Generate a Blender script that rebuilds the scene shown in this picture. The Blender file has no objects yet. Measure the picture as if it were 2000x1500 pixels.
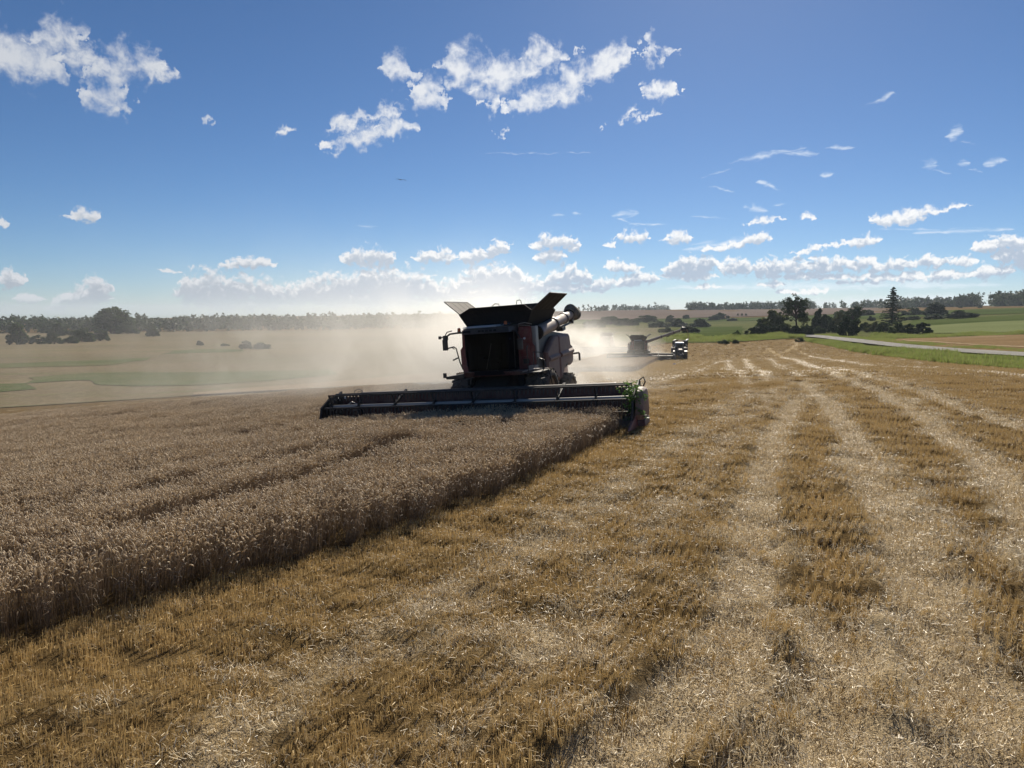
import bpy, bmesh, math, random
import numpy as np
from mathutils import Vector, Matrix, noise as mnoise

random.seed(7)
rng = np.random.default_rng(7)
scene = bpy.context.scene
COL = scene.collection
R = math.radians

# ------------------------------------------------------------------ camera
CAM_Z = 4.05
FPX = 1503.0                       # focal length in photograph pixels (2000 wide)
PITCH = math.atan(145.0 / FPX)
cam_data = bpy.data.cameras.new("camera")
cam_data.sensor_width = 36.0
cam_data.lens = 36.0 * FPX / 2000.0
cam_data.clip_start = 0.1
cam_data.clip_end = 20000.0
cam = bpy.data.objects.new("camera", cam_data)
cam.location = (0, 0, CAM_Z)
cam.rotation_euler = (math.pi / 2 - PITCH, 0, 0)
COL.objects.link(cam)
scene.camera = cam

# ------------------------------------------------------------------ light
SUN_AZ, SUN_EL = 15.0, 32.0        # degrees, to the right of the view, above the horizon
SKY_STRENGTH = 0.050
SUN_STRENGTH = 5.0
scene.view_settings.view_transform = 'Standard'
scene.view_settings.look = 'None'
scene.view_settings.exposure = 0.60
scene.view_settings.gamma = 1.0
scene.view_settings.use_curve_mapping = False
scene.cycles.max_bounces = 6
scene.cycles.diffuse_bounces = 2
scene.cycles.glossy_bounces = 3
scene.cycles.transmission_bounces = 4
scene.cycles.transparent_max_bounces = 12
scene.cycles.volume_bounces = 0
scene.cycles.sample_clamp_indirect = 6.0
scene.cycles.use_denoising = True
scene.cycles.caustics_reflective = False
scene.cycles.caustics_refractive = False

sun_data = bpy.data.lights.new("sun", 'SUN')
sun_data.energy = SUN_STRENGTH
sun_data.angle = R(0.53)
sun_data.color = (1.0, 0.91, 0.77)
sun = bpy.data.objects.new("sun", sun_data)
sun_dir = Vector((math.sin(R(SUN_AZ)) * math.cos(R(SUN_EL)), math.cos(R(SUN_AZ)) * math.cos(R(SUN_EL)), math.sin(R(SUN_EL))))
sun.rotation_euler = sun_dir.to_track_quat('Z', 'Y').to_euler()
sun.location = (0, 0, 60)
COL.objects.link(sun)


def px_dir(px, py):
    """direction in the world of a point of the photograph"""
    u, v = (px - 1000.0) / FPX, (750.0 - py) / FPX
    c, s = math.cos(PITCH), math.sin(PITCH)
    return Vector((u, c + v * s, v * c - s)).normalized()


def px_ang(px, py):
    d = px_dir(px, py)
    return math.degrees(math.atan2(d.x, d.y)), math.degrees(math.asin(d.z))


# ---- node helpers
class NT:
    def __init__(self, tree):
        self.t, self.n, self.l = tree, tree.nodes, tree.links

    def node(self, typ, **kw):
        nd = self.n.new(typ)
        for k, v in kw.items():
            setattr(nd, k, v)
        return nd

    def link(self, a, b):
        self.l.new(a, b)

    def _in(self, sock, v):
        if hasattr(v, 'is_output'):
            self.l.new(v, sock)
        elif v is not None:
            sock.default_value = v

    def math(self, op, a, b=None, c=None, clamp=False):
        nd = self.node('ShaderNodeMath', operation=op, use_clamp=clamp)
        self._in(nd.inputs[0], a)
        if b is not None: self._in(nd.inputs[1], b)
        if c is not None: self._in(nd.inputs[2], c)
        return nd.outputs[0]

    def vmath(self, op, a, b=None, out=0):
        nd = self.node('ShaderNodeVectorMath', operation=op)
        self._in(nd.inputs[0], a)
        if b is not None: self._in(nd.inputs[1], b)
        return nd.outputs[out]

    def noise(self, vec, scale, detail=4, rough=0.5, dim='3D', dist=0.0, out=0):
        nd = self.node('ShaderNodeTexNoise', noise_dimensions=dim)
        if vec is not None: self.l.new(vec, nd.inputs['Vector'])
        nd.inputs['Scale'].default_value = scale
        nd.inputs['Detail'].default_value = detail
        nd.inputs['Roughness'].default_value = rough
        nd.inputs['Distortion'].default_value = dist
        return nd.outputs[out]

    def smooth(self, v, a, b, lo=0.0, hi=1.0):
        nd = self.node('ShaderNodeMapRange', interpolation_type='SMOOTHSTEP')
        self._in(nd.inputs[0], v)
        nd.inputs[1].default_value, nd.inputs[2].default_value = a, b
        nd.inputs[3].default_value, nd.inputs[4].default_value = lo, hi
        return nd.outputs[0]

    def mix(self, f, a, b, blend='MIX'):
        nd = self.node('ShaderNodeMix', data_type='RGBA', blend_type=blend)
        self._in(nd.inputs[0], f)
        for s, v in ((nd.inputs[6], a), (nd.inputs[7], b)):
            if hasattr(v, 'is_output'):
                self.l.new(v, s)
            else:
                s.default_value = (*v, 1.0) if len(v) == 3 else v
        return nd.outputs[2]

    def sep(self, v):
        nd = self.node('ShaderNodeSeparateXYZ')
        self.l.new(v, nd.inputs[0])
        return nd.outputs

    def comb(self, x, y, z=0.0):
        nd = self.node('ShaderNodeCombineXYZ')
        for i, v in enumerate((x, y, z)):
            self._in(nd.inputs[i], v)
        return nd.outputs[0]


# ------------------------------------------------------------------ sky
world = bpy.data.worlds.new("World")
scene.world = world
world.use_nodes = True
wt = NT(world.node_tree)
for nd in list(wt.n): wt.n.remove(nd)
w_out = wt.node('ShaderNodeOutputWorld')
w_bg = wt.node('ShaderNodeBackground')
w_bg.inputs['Strength'].default_value = SKY_STRENGTH
sky = wt.node('ShaderNodeTexSky', sky_type='NISHITA')
sky.sun_disc = False
sky.sun_elevation = R(SUN_EL)
sky.sun_rotation = R(SUN_AZ)
sky.altitude = 0
sky.air_density = 0.7
sky.dust_density = 0.1
sky.ozone_density = 6.0

# clouds: (px, py, half width, half height, tilt degrees) in the photograph, turned into directions
CLOUDS = [
    # upper left
    (45, 120, 85, 55, 0), (115, 75, 60, 34, 20), (165, 118, 45, 34, 0), (250, 135, 75, 40, 18), (205, 190, 52, 40, 30),
    (300, 140, 45, 18, 0), (15, 135, 60, 40, 0),
    # upper middle streak
    (720, 268, 85, 20, 18), (690, 238, 60, 17, 20), (745, 222, 45, 16, 15), (780, 142, 32, 32, 35), (838, 190, 34, 40, 20), (770, 248, 40, 22, 0), (660, 290, 32, 12, 20),
    (920, 140, 62, 38, -10), (990, 152, 75, 34, 20), (1060, 115, 45, 28, 0), (1070, 190, 82, 30, 12), (1150, 150, 85, 34, 30), (1200, 115, 38, 28, 30),
    (1040, 205, 52, 24, 10), (963, 205, 18, 22, 0), (1128, 103, 10, 9, 0),
    (1273, 108, 20, 28, 20), (1300, 95, 18, 15, -20), (1288, 178, 38, 18, 8), (1225, 230, 34, 12, 22), (1270, 226, 25, 8, 15),
    (985, 262, 9, 14, 0), (413, 240, 20, 10, 25), (560, 257, 26, 10, 10),
    # small low ones, left to right
    (165, 424, 34, 13, 0), (5, 438, 14, 8, 0), (22, 548, 30, 17, 0), (55, 585, 30, 10, 0), (165, 585, 55, 20, 5), (185, 568, 28, 24, -20), (115, 600, 30, 10, 0),
    (490, 516, 52, 12, 0), (330, 529, 26, 5, 0), (415, 572, 70, 36, 0), (490, 572, 52, 28, 0), (470, 592, 90, 20, 0), (560, 580, 45, 22, 0), (620, 570, 45, 28, 5), (660, 565, 60, 26, 10), (735, 555, 55, 30, 8), (800, 562, 55, 28, 0), (850, 572, 45, 22, 0), (720, 585, 110, 22, 0),
    (722, 507, 50, 20, 0), (850, 502, 40, 14, 0), (940, 500, 50, 15, 12), (970, 483, 28, 13, 10), (960, 548, 62, 26, 5), (1010, 565, 55, 22, 0), (920, 570, 60, 22, 0),
    (1080, 475, 44, 15, 8), (1075, 502, 32, 14, 5), (1120, 482, 16, 12, 20), (1240, 465, 32, 13, 0), (1197, 476, 12, 8, 0), (1110, 542, 44, 20, 5), (1215, 524, 36, 11, 0), (1250, 545, 40, 14, 0), (1180, 555, 55, 12, 0), (1075, 560, 55, 16, 0), (1150, 566, 40, 9, 0),
    (1325, 467, 24, 13, 10), (1350, 522, 52, 20, 8), (1345, 540, 50, 12, 0), (1380, 560, 22, 7, 0), (1440, 524, 36, 17, 0), (1500, 527, 34, 18, 0), (1550, 524, 36, 17, 0), (1470, 470, 38, 12, 12), (1420, 482, 50, 8, 8), (1490, 433, 36, 11, 5),
    (1573, 428, 18, 12, -10), (1615, 520, 42, 17, 10), (1680, 517, 34, 14, 5), (1600, 505, 22, 7, 0), (1508, 557, 24, 10, 5), (1740, 520, 42, 14, 15), (1660, 550, 28, 9, 0), (1720, 543, 34, 12, 10), (1775, 543, 30, 11, 0), (1810, 514, 45, 13, 10), (1870, 512, 34, 11, 0),
    (1685, 473, 36, 12, 5), (1640, 478, 22, 8, 0), (1585, 487, 36, 8, 15), (1770, 425, 62, 13, 12), (1840, 410, 55, 10, 15), (1720, 430, 22, 10, 0),
    (1950, 480, 60, 15, 8), (1975, 500, 34, 22, 0), (1940, 530, 45, 16, 0), (1850, 540, 55, 11, 5), (2020, 500, 40, 34, 0), (1600, 540, 120, 8, 0), (1575, 570, 60, 7, 0),
]
WISPS = [
    (1495, 305, 80, 9, 8), (1560, 300, 45, 9, -4), (1638, 289, 32, 7, -3), (1405, 337, 40, 5, 14), (1865, 262, 16, 18, -30), (1890, 280, 22, 5, -20), (1815, 323, 14, 14, -20), (1840, 335, 25, 5, -20),
    (1885, 320, 11, 15, 10), (1905, 335, 22, 5, -25), (1940, 318, 25, 11, 10), (1500, 362, 28, 7, -25), (1410, 370, 30, 5, -15), (1615, 342, 14, 8, 10), (1220, 418, 28, 10, 5), (1225, 433, 32, 5, -20),
    (1270, 438, 60, 5, -4), (1390, 425, 50, 4, -6), (1475, 408, 26, 11, -15), (1520, 400, 18, 5, 10), (1880, 452, 100, 6, 0), (1720, 195, 36, 7, 20), (1088, 420, 14, 7, 0), (1128, 416, 10, 7, 0),
    (720, 442, 22, 5, 0), (1775, 448, 70, 4, -3), (1400, 478, 70, 8, 8), (1050, 300, 160, 4, 0), (1620, 560, 320, 10, 0), (1750, 585, 320, 9, 2),
]


A0, A1, NA = -38.0, 38.0, 256       # the stretch of sky with clouds worth placing, degrees


def cloud_layers(items, gap=5):
    """for every cloud the elevations between which it lies, azimuth by azimuth, packed into a few tables"""
    ga = np.linspace(A0, A1, NA); step = ga[1] - ga[0]
    layers = []
    for (px, py, hw, hh, tilt) in sorted(items, key=lambda q: q[0] - q[2]):
        a, e = px_ang(px, py)
        sa = math.degrees(hw / FPX) * math.cos(R(a)) ** 2 * (1.08 if e < 6 else 1.0); se = math.degrees(hh / FPX) * math.cos(R(a)) * (1.38 if e < 6 else 1.0)
        c, s_ = math.cos(R(tilt)), math.sin(R(tilt))
        # (u c + v s)^2 / sa^2 + (-u s + v c)^2 / se^2 = 1, solved for v at each u
        u = ga - a
        qa = s_ * s_ / sa ** 2 + c * c / se ** 2
        qb = 2 * u * c * s_ * (1 / sa ** 2 - 1 / se ** 2)
        qc = u * u * (c * c / sa ** 2 + s_ * s_ / se ** 2) - 1
        disc = qb * qb - 4 * qa * qc
        idx = np.where(disc > 0)[0]
        if len(idx) == 0:
            idx = np.array([int(np.clip(round((a - A0) / step), 0, NA - 1))]); disc[idx] = 4 * qa * 0.6
        cen = e - qb / (2 * qa); half = np.sqrt(np.maximum(disc, 0)) / (2 * qa)
        for L in layers:
            if idx[0] - L['last'] > gap: break
        else:
            L = {'last': -99, 'c': np.full(NA, np.nan), 'h': np.zeros(NA)}; layers.append(L)
        L['c'][idx] = cen[idx]; L['h'][idx] = half[idx]; L['last'] = idx[-1]
        for k, n in ((idx[0] - 1, idx[0]), (idx[-1] + 1, idx[-1])):
            if 0 <= k < NA and np.isnan(L['c'][k]): L['c'][k] = cen[n]
    for L in layers:
        ok = ~np.isnan(L['c'])
        L['c'] = np.interp(np.arange(NA), np.where(ok)[0], L['c'][ok])
    return layers


def cloud_lookup(items, ax, el_, shift):
    """1 at a cloud's middle, 0 at its rim, negative outside; the same looked up `shift` degrees higher"""
    best = best_up = None
    for L in cloud_layers(items):
        cv = wt.node('ShaderNodeRGBCurve')
        mp = cv.mapping
        for ch, tab in ((0, L['c'] / 30.0), (1, L['h'] / 6.0)):
            pts = mp.curves[ch].points
            keep = [0, NA - 1] + [k for k in range(1, NA - 1) if abs(tab[k - 1] - 2 * tab[k] + tab[k + 1]) > 1e-6]
            for k in sorted(keep):
                if k == 0: pts[0].location = (0, tab[0])
                elif k == NA - 1: pts[-1].location = (1, tab[-1])
                else: pts.new(k / (NA - 1), tab[k])
            for p in pts: p.handle_type = 'VECTOR'
        mp.update()
        wt.link(ax, cv.inputs['Color'])
        sr = wt.sep(cv.outputs[0])
        c = wt.math('MULTIPLY', sr[0], 30.0)
        h = wt.math('MAXIMUM', wt.math('MULTIPLY', sr[1], 6.0), 0.02)
        d = wt.math('SUBTRACT', el_, c)
        m = wt.math('DIVIDE', wt.math('ADD', wt.math('MAXIMUM', d, wt.math('MULTIPLY', d, -1.35)), 0.09), h)
        best = m if best is None else wt.math('SMOOTH_MIN', best, m, 0.2)
        if shift:
            d2 = wt.math('ADD', d, shift)
            m = wt.math('DIVIDE', wt.math('ADD', wt.math('MAXIMUM', d2, wt.math('MULTIPLY', d2, -1.35)), 0.09), h)
            best_up = m if best_up is None else wt.math('SMOOTH_MIN', best_up, m, 0.2)
    f = lambda q: wt.math('MAXIMUM', wt.math('SUBTRACT', 1.0, q), -1.6)
    return f(best), (f(best_up) if shift else None)


tc = wt.node('ShaderNodeTexCoord')
dx, dy, dz = wt.sep(tc.outputs['Generated'])
az = wt.math('MULTIPLY', wt.math('ARCTAN2', dx, dy), 180 / math.pi)
el = wt.math('MULTIPLY', wt.math('ARCSINE', dz), 180 / math.pi)
ae = wt.comb(az, el, 0.0)
warp = wt.vmath('SUBTRACT', wt.noise(ae, 0.9, 3, 0.6, '2D', 0.0, out=1), (0.5, 0.5, 0.5))
warp = wt.vmath('SCALE', warp)
wt.link(wt.smooth(el, 3.0, 10.0, 1.1, 3.2), warp.node.inputs['Scale'])
wx, wy, _wz = wt.sep(warp)
el_true = el
el = wt.math('ADD', el, wt.math('MULTIPLY', wy, 0.6))
ax01 = wt.math('DIVIDE', wt.math('SUBTRACT', wt.math('ADD', az, wx), A0), A1 - A0, clamp=True)
axv = wt.comb(ax01, ax01, ax01)
axw = wt.math('DIVIDE', wt.math('SUBTRACT', wt.math('ADD', az, wt.math('MULTIPLY', wx, 0.25)), A0), A1 - A0, clamp=True)
axw = wt.comb(axw, axw, axw)
UP = 0.42
cl_m, cl_m_up = cloud_lookup(CLOUDS, axv, el, UP)
wi_m, _ = cloud_lookup(WISPS, axw, wt.math('ADD', el_true, wt.math('MULTIPLY', wy, 0.12)), 0)
el = el_true
k_amp = wt.smooth(el, 5.0, 9.0, 2.3, 3.2)
ae_up = wt.vmath('ADD', ae, (0.1, UP, 0.0))
hi_lo = wt.smooth(el, 5.0, 9.0)


def blend_noise(p, det):
    nd = wt.node('ShaderNodeMix', data_type='FLOAT')
    wt.link(hi_lo, nd.inputs[0])
    wt.link(wt.noise(p, 1.9, det, 0.58, '2D', 0.3), nd.inputs[2])
    wt.link(wt.noise(p, 0.62, det + 3, 0.60, '2D', 0.2), nd.inputs[3])
    return nd.outputs[0]


n_a, n_b = blend_noise(ae, 6), blend_noise(ae_up, 3)
den = wt.math('ADD', wt.math('ADD', cl_m, wt.smooth(el, 4.0, 9.0, 0.14, 0.40)), wt.math('MULTIPLY', wt.math('SUBTRACT', n_a, 0.5), k_amp))
den_up = wt.math('ADD', cl_m_up, wt.math('MULTIPLY', wt.math('SUBTRACT', n_b, 0.5), k_amp))
soft = wt.smooth(el, 4.0, 10.0, 0.6, 1.7)
alpha_n = wt.node('ShaderNodeMapRange', interpolation_type='SMOOTHSTEP')
wt.link(den, alpha_n.inputs[0]); alpha_n.inputs[1].default_value = 0.0
wt.link(soft, alpha_n.inputs[2])
alpha = alpha_n.outputs[0]
# the lit rim is where there is less cloud above; bases of the far low clouds are grey
thick = wt.smooth(den_up, -0.35, 0.6)
low = wt.smooth(el, 3.0, 9.0, 1.0, 0.25)
shade = wt.math('MULTIPLY', thick, low)
warm = wt.smooth(az, -34.0, 5.0)
cl_bright = wt.mix(warm, (0.68, 0.70, 0.74), (0.97, 0.97, 0.97))
cl_dark = wt.mix(warm, (0.40, 0.45, 0.52), (0.46, 0.54, 0.66))
cl = wt.mix(shade, cl_bright, cl_dark)
gain = wt.vmath('SCALE', cl)
gain.node.inputs['Scale'].default_value = 0.68 / SKY_STRENGTH
# cirrus
wn = wt.noise(wt.vmath('MULTIPLY', ae, (0.5, 1.6, 1.0)), 1.2, 6, 0.6, '2D', 0.8)
wd = wt.math('ADD', wi_m, wt.math('MULTIPLY', wt.math('SUBTRACT', wn, 0.5), 2.4))
walpha = wt.math('MULTIPLY', wt.smooth(wd, -0.2, 1.2), 0.6)
white = wt.node('ShaderNodeRGB'); white.outputs[0].default_value = (0.60 / SKY_STRENGTH, 0.64 / SKY_STRENGTH, 0.68 / SKY_STRENGTH, 1)
hs = wt.node('ShaderNodeHueSaturation'); hs.inputs['Saturation'].default_value = 1.05
wt.link(sky.outputs[0], hs.inputs['Color'])
skyc = wt.mix(walpha, hs.outputs[0], white.outputs[0])
skyc = wt.mix(wt.math('MULTIPLY', alpha, wt.smooth(el, -0.2, 1.2, 0.35, 0.96)), skyc, gain)
wt.link(skyc, w_bg.inputs['Color'])
wt.link(w_bg.outputs[0], w_out.inputs['Surface'])
world.cycles.sampling_method = 'MANUAL'
world.cycles.sample_map_resolution = 512

# ------------------------------------------------------------------ terrain
S = 0.9
AZ_PX = np.array([-1e9, -900, 0, 300, 600, 800, 1000, 1300, 1500, 1700, 2000, 2900, 1e9])
AZ_A = np.degrees(np.arctan((np.clip(AZ_PX, -1e7, 1e7) - 1000) / FPX)); AZ_A[0] = -180; AZ_A[-1] = 180
R_K = np.array([50, 70, 90, 110, 160, 250, 300, 400, 500, 700, 900, 1200, 1600, 2500, 4000, 8000], float)
H_K = np.array([
    # 50    70    90    110    160    250    300   400    500    700    900   1200  1600   2500  4000  8000
    [0.0, -0.3, -0.6, -1.0, -2.0, -3.0, -3.0, -3.0, -3.0, -3.0, -3.0, -2.0, 0.0, 5.0, 5.0, 0.0],
    [-3.0, -4.6, -6.5, -8.2, -10.8, -13.2, -14.0, -15.0, -16.2, -18.0, -19.0, -17., -14., -27., -48., -95.],
    [-3.0, -4.4, -6.4, -8.2, -10.8, -13.4, -14.2, -15.2, -16.4, -18.2, -19.0, -17., -14., -27., -48., -95.],
    [-2.4, -4.0, -6.0, -7.8, -10.4, -13.0, -13.8, -14.8, -15.6, -17.0, -17.5, -15., -11., -22., -40., -85.],
    [-1.8, -3.4, -5.2, -7.0, -9.6, -12.2, -13.0, -14.0, -14.8, -16.0, -16.0, -13., -8.0, -16., -32., -75.],
    [-1.4, -2.8, -4.4, -6.0, -8.4, -10.6, -11.5, -13.0, -14.0, -15.0, -15.0, -11.5, -5.0, -11., -26., -60.],
    [-1.0, -2.2, -3.6, -5.0, -7.4, -8.6, -9.4, -11.0, -12.4, -14.0, -14.0, -9.0, -1.0, -2.0, -8.0, -20.],
    [-0.2, -1.5, -2.6, -3.7, -5.6, -5.6, -5.8, -7.0, -8.6, -11.0, -10.5, -4.0, 4.6, 3.0, 0.0, 0.0],
    [-0.1, -1.0, -2.1, -3.0, -4.6, -5.0, -5.3, -6.9, -8.2, -9.0, -6.8, -1.6, 6.2, 5.0, 2.0, 0.0],
    [0.0, -0.5, -1.3, -2.0, -3.3, -4.5, -4.9, -4.8, -4.0, -1.6, 1.0, 4.4, 7.6, 8.0, 6.0, 0.0],
    [0.1, -0.3, -1.3, -2.0, -2.7, -2.6, -2.1, -0.9, 0.4, 3.6, 6.4, 9.6, 13.0, 14.0, 8.0, 0.0],
    [0.2, 0.0, -0.5, -1.0, -2.0, -2.0, -1.6, 0.0, 1.4, 4.6, 7.4, 10., 13.0, 14.0, 8.0, 0.0],
    [0.0, -0.3, -0.6, -1.0, -2.0, -3.0, -3.0, -3.0, -3.0, -3.0, -3.0, -2.0, 0.0, 5.0, 5.0, 0.0]])
_fa = np.concatenate([np.linspace(-180, -60, 60, endpoint=False), np.linspace(-60, 60, 481), np.linspace(60, 180, 61)[1:]])
_fl = np.linspace(np.log(50.0), np.log(8000.0), 400)


def _smooth(a, n, axis):
    k = np.hanning(n + 2)[1:-1]; k /= k.sum()
    pad = [(0, 0), (0, 0)]; pad[axis] = (n // 2, n // 2)
    b = np.pad(a, pad, mode='edge')
    return np.apply_along_axis(lambda v: np.convolve(v, k, mode='valid'), axis, b)


_t1 = np.stack([np.interp(_fl, np.log(R_K), row) for row in H_K])
_t1 = _smooth(_t1, 21, 1)
_t2 = np.stack([np.interp(_fa, AZ_A, _t1[:, j]) for j in range(len(_fl))], axis=1)
FAR_T = _smooth(_t2, 41, 0)


def sstep(v, a, b):
    t = np.clip((v - a) / (b - a), 0, 1)
    return t * t * (3 - 2 * t)


def base_height(x, y):
    """height of the land in metres, without clods and ruts"""
    x, y = np.asarray(x, float) / S, np.asarray(y, float) / S
    p = (x - 4.6) * -0.914 + (y - 27.5) * 0.407
    near = 0.12 - 0.082 * 2.5 * np.logaddexp(0, p / 2.5)
    r = np.hypot(x, y)
    a = np.degrees(np.arctan2(x, y))
    fi = np.interp(a, _fa, np.arange(len(_fa)))
    fj = np.interp(np.log(np.maximum(r, 1)), _fl, np.arange(len(_fl)))
    i0 = np.clip(fi.astype(int), 0, len(_fa) - 2); j0 = np.clip(fj.astype(int), 0, len(_fl) - 2)
    u, v = fi - i0, fj - j0
    far = FAR_T[i0, j0] * (1 - u) * (1 - v) + FAR_T[i0 + 1, j0] * u * (1 - v) + FAR_T[i0, j0 + 1] * (1 - u) * v + FAR_T[i0 + 1, j0 + 1] * u * v
    w = sstep(r, 50, 78)
    near = np.maximum(near, -4.5)
    h = near * (1 - w) + far * w
    # gentle swells of the land
    q = sstep(r, 60, 140) * (0.25 * np.sin(x / 23.0 + y / 61.0) + 0.2 * np.sin(y / 37.0 - x / 90.0))
    return (h + q) * S


def ground_z(x, y):
    return float(base_height(x, y))


def at(px, py, lift=0.0):
    """the point of the land seen at a place of the photograph (lift: metres above the land)"""
    d = px_dir(px, py)
    ts = np.exp(np.linspace(np.log(3.0), np.log(9000.0), 3000))
    X, Y, Z = d.x * ts, d.y * ts, CAM_Z + d.z * ts
    f = Z - base_height(X, Y) - lift
    k = np.argmax(f < 0)
    if f[k] >= 0:
        k = len(ts) - 1
    t0, t1 = ts[max(k - 1, 0)], ts[k]
    for _ in range(30):
        tm = 0.5 * (t0 + t1)
        if CAM_Z + d.z * tm - ground_z(d.x * tm, d.y * tm) - lift < 0: t1 = tm
        else: t0 = tm
    return Vector((d.x * t1, d.y * t1, ground_z(d.x * t1, d.y * t1)))


def ray_at(px, dist):
    """point of the land below the photograph's column px at ground depth y = dist"""
    x = (px - 1000.0) / FPX * dist
    return Vector((x, dist, ground_z(x, dist)))


# ------------------------------------------------------------------ object helpers
def tag(o, label=None, cat=None, group=None, kind=None):
    if label: o['label'] = label
    if cat: o['category'] = cat
    if group: o['group'] = group
    if kind: o['kind'] = kind
    return o


def empty(name, loc=(0, 0, 0), rot=(0, 0, 0), parent=None):
    o = bpy.data.objects.new(name, None)
    o.location = loc; o.rotation_euler = rot
    COL.objects.link(o)
    if parent: o.parent = parent
    return o


def copy_tree(o, parent=None):
    c = o.copy(); COL.objects.link(c)
    if parent is not None:
        c.parent = parent
        c.matrix_parent_inverse = o.matrix_parent_inverse.copy()
    for ch in o.children:
        copy_tree(ch, c)
    return c


def mesh_obj(name, verts, faces, mat=None, parent=None, smooth=False, link=True):
    me = bpy.data.meshes.new(name)
    me.from_pydata([tuple(v) for v in verts], [], faces)
    if mat: me.materials.append(mat)
    if smooth: me.polygons.foreach_set('use_smooth', [True] * len(me.polygons))
    me.update()
    o = bpy.data.objects.new(name, me)
    if link: COL.objects.link(o)
    if parent: o.parent = parent
    return o


def fast_mesh(name, V, F4, mats, midx=None, smooth=False):
    """mesh from numpy quads (or tris)"""
    me = bpy.data.meshes.new(name)
    V = np.asarray(V, np.float32); F4 = np.asarray(F4, np.int32)
    n, k = F4.shape
    me.vertices.add(len(V)); me.vertices.foreach_set('co', V.ravel())
    me.loops.add(n * k); me.loops.foreach_set('vertex_index', F4.ravel())
    me.polygons.add(n)
    me.polygons.foreach_set('loop_start', np.arange(0, n * k, k, dtype=np.int32))
    me.polygons.foreach_set('loop_total', np.full(n, k, np.int32))
    if midx is not None: me.polygons.foreach_set('material_index', np.asarray(midx, np.int32))
    if smooth: me.polygons.foreach_set('use_smooth', np.ones(n, bool))
    for m in mats: me.materials.append(m)
    me.update(calc_edges=True)
    return me


class MB:
    """collects simple shapes and links them as ONE mesh object"""
    def __init__(self): self.v, self.f = [], []

    def add(self, vs, fs):
        b = len(self.v)
        self.v += [tuple(p) for p in vs]
        self.f += [tuple(i + b for i in f) for f in fs]
        return self

    def hexa(self, p):      # 8 points: bottom 4 ccw, top 4 ccw
        return self.add(p, [(3, 2, 1, 0), (4, 5, 6, 7), (0, 1, 5, 4), (1, 2, 6, 5), (2, 3, 7, 6), (3, 0, 4, 7)])

    def box(self, c, s, M=None):
        x, y, z = s[0] / 2, s[1] / 2, s[2] / 2
        p = [Vector(q) for q in ((-x, -y, -z), (x, -y, -z), (x, y, -z), (-x, y, -z), (-x, -y, z), (x, -y, z), (x, y, z), (-x, y, z))]
        if M is not None: p = [M @ q for q in p]
        c = Vector(c)
        return self.hexa([q + c for q in p])

    def tube(self, pts, r, n=8, caps=True):
        pts = [Vector(p) for p in pts]
        rs = r if isinstance(r, (list, tuple)) else [r] * len(pts)
        b = len(self.v)
        prev = None
        for i, p in enumerate(pts):
            if i == 0: d = pts[1] - p
            elif i == len(pts) - 1: d = p - pts[i - 1]
            else: d = (pts[i + 1] - p).normalized() + (p - pts[i - 1]).normalized()
            d.normalize()
            if prev is None:
                u = d.orthogonal().normalized()
            else:
                u = (prev - d * prev.dot(d))
                u = u.normalized() if u.length > 1e-6 else d.orthogonal().normalized()
            prev = u
            w = d.cross(u)
            for k in range(n):
                a = 2 * math.pi * k / n
                self.v.append(tuple(p + (u * math.cos(a) + w * math.sin(a)) * rs[i]))
        for i in range(len(pts) - 1):
            for k in range(n):
                k2 = (k + 1) % n
                self.f.append((b + i * n + k, b + i * n + k2, b + (i + 1) * n + k2, b + (i + 1) * n + k))
        if caps:
            self.f.append(tuple(b + k for k in reversed(range(n))))
            e = b + (len(pts) - 1) * n
            self.f.append(tuple(e + k for k in range(n)))
        return self

    def prism(self, prof, axis, a0, a1):
        """closed outline prof extruded along axis 0/1/2 from a0 to a1"""
        n = len(prof)
        def put(q, a):
            return (a, q[0], q[1]) if axis == 0 else ((q[0], a, q[1]) if axis == 1 else (q[0], q[1], a))
        vs = [put(q, a0) for q in prof] + [put(q, a1) for q in prof]
        fs = [tuple(range(n)), tuple(reversed(range(n, 2 * n)))]
        fs += [(i, (i + 1) % n, n + (i + 1) % n, n + i) for i in range(n)]
        return self.add(vs, fs)

    def lathe(self, prof, c, axis=0, n=24):
        """prof: (along, radius) list turned about an axis through c"""
        b = len(self.v); m = len(prof); c = Vector(c)
        for (a, r) in prof:
            for k in range(n):
                t = 2 * math.pi * k / n
                q = (a, r * math.cos(t), r * math.sin(t))
                q = q if axis == 0 else ((q[1], q[0], q[2]) if axis == 1 else (q[1], q[2], q[0]))
                self.v.append(tuple(c + Vector(q)))
        for i in range(m - 1):
            for k in range(n):
                k2 = (k + 1) % n
                self.f.append((b + i * n + k, b + (i + 1) * n + k, b + (i + 1) * n + k2, b + i * n + k2))
        return self

    def build(self, name, mat, parent=None, smooth=False, bevel=0.0, link=True):
        me = bpy.data.meshes.new(name)
        me.from_pydata(self.v, [], self.f)
        bm = bmesh.new(); bm.from_mesh(me)
        if bevel > 0:
            bmesh.ops.remove_doubles(bm, verts=bm.verts, dist=1e-5)
            es = [e for e in bm.edges if len(e.link_faces) == 2 and e.calc_face_angle(0) > 0.5]
            bmesh.ops.bevel(bm, geom=es, offset=bevel, segments=2, affect='EDGES', profile=0.6, clamp_overlap=True)
        bmesh.ops.recalc_face_normals(bm, faces=bm.faces)
        bm.to_mesh(me); bm.free()
        me.materials.append(mat)
        if smooth:
            me.polygons.foreach_set('use_smooth', [True] * len(me.polygons))
            me.set_sharp_from_angle(angle=R(40))
        o = bpy.data.objects.new(name, me)
        if link: COL.objects.link(o)
        if parent: o.parent = parent
        return o


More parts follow.
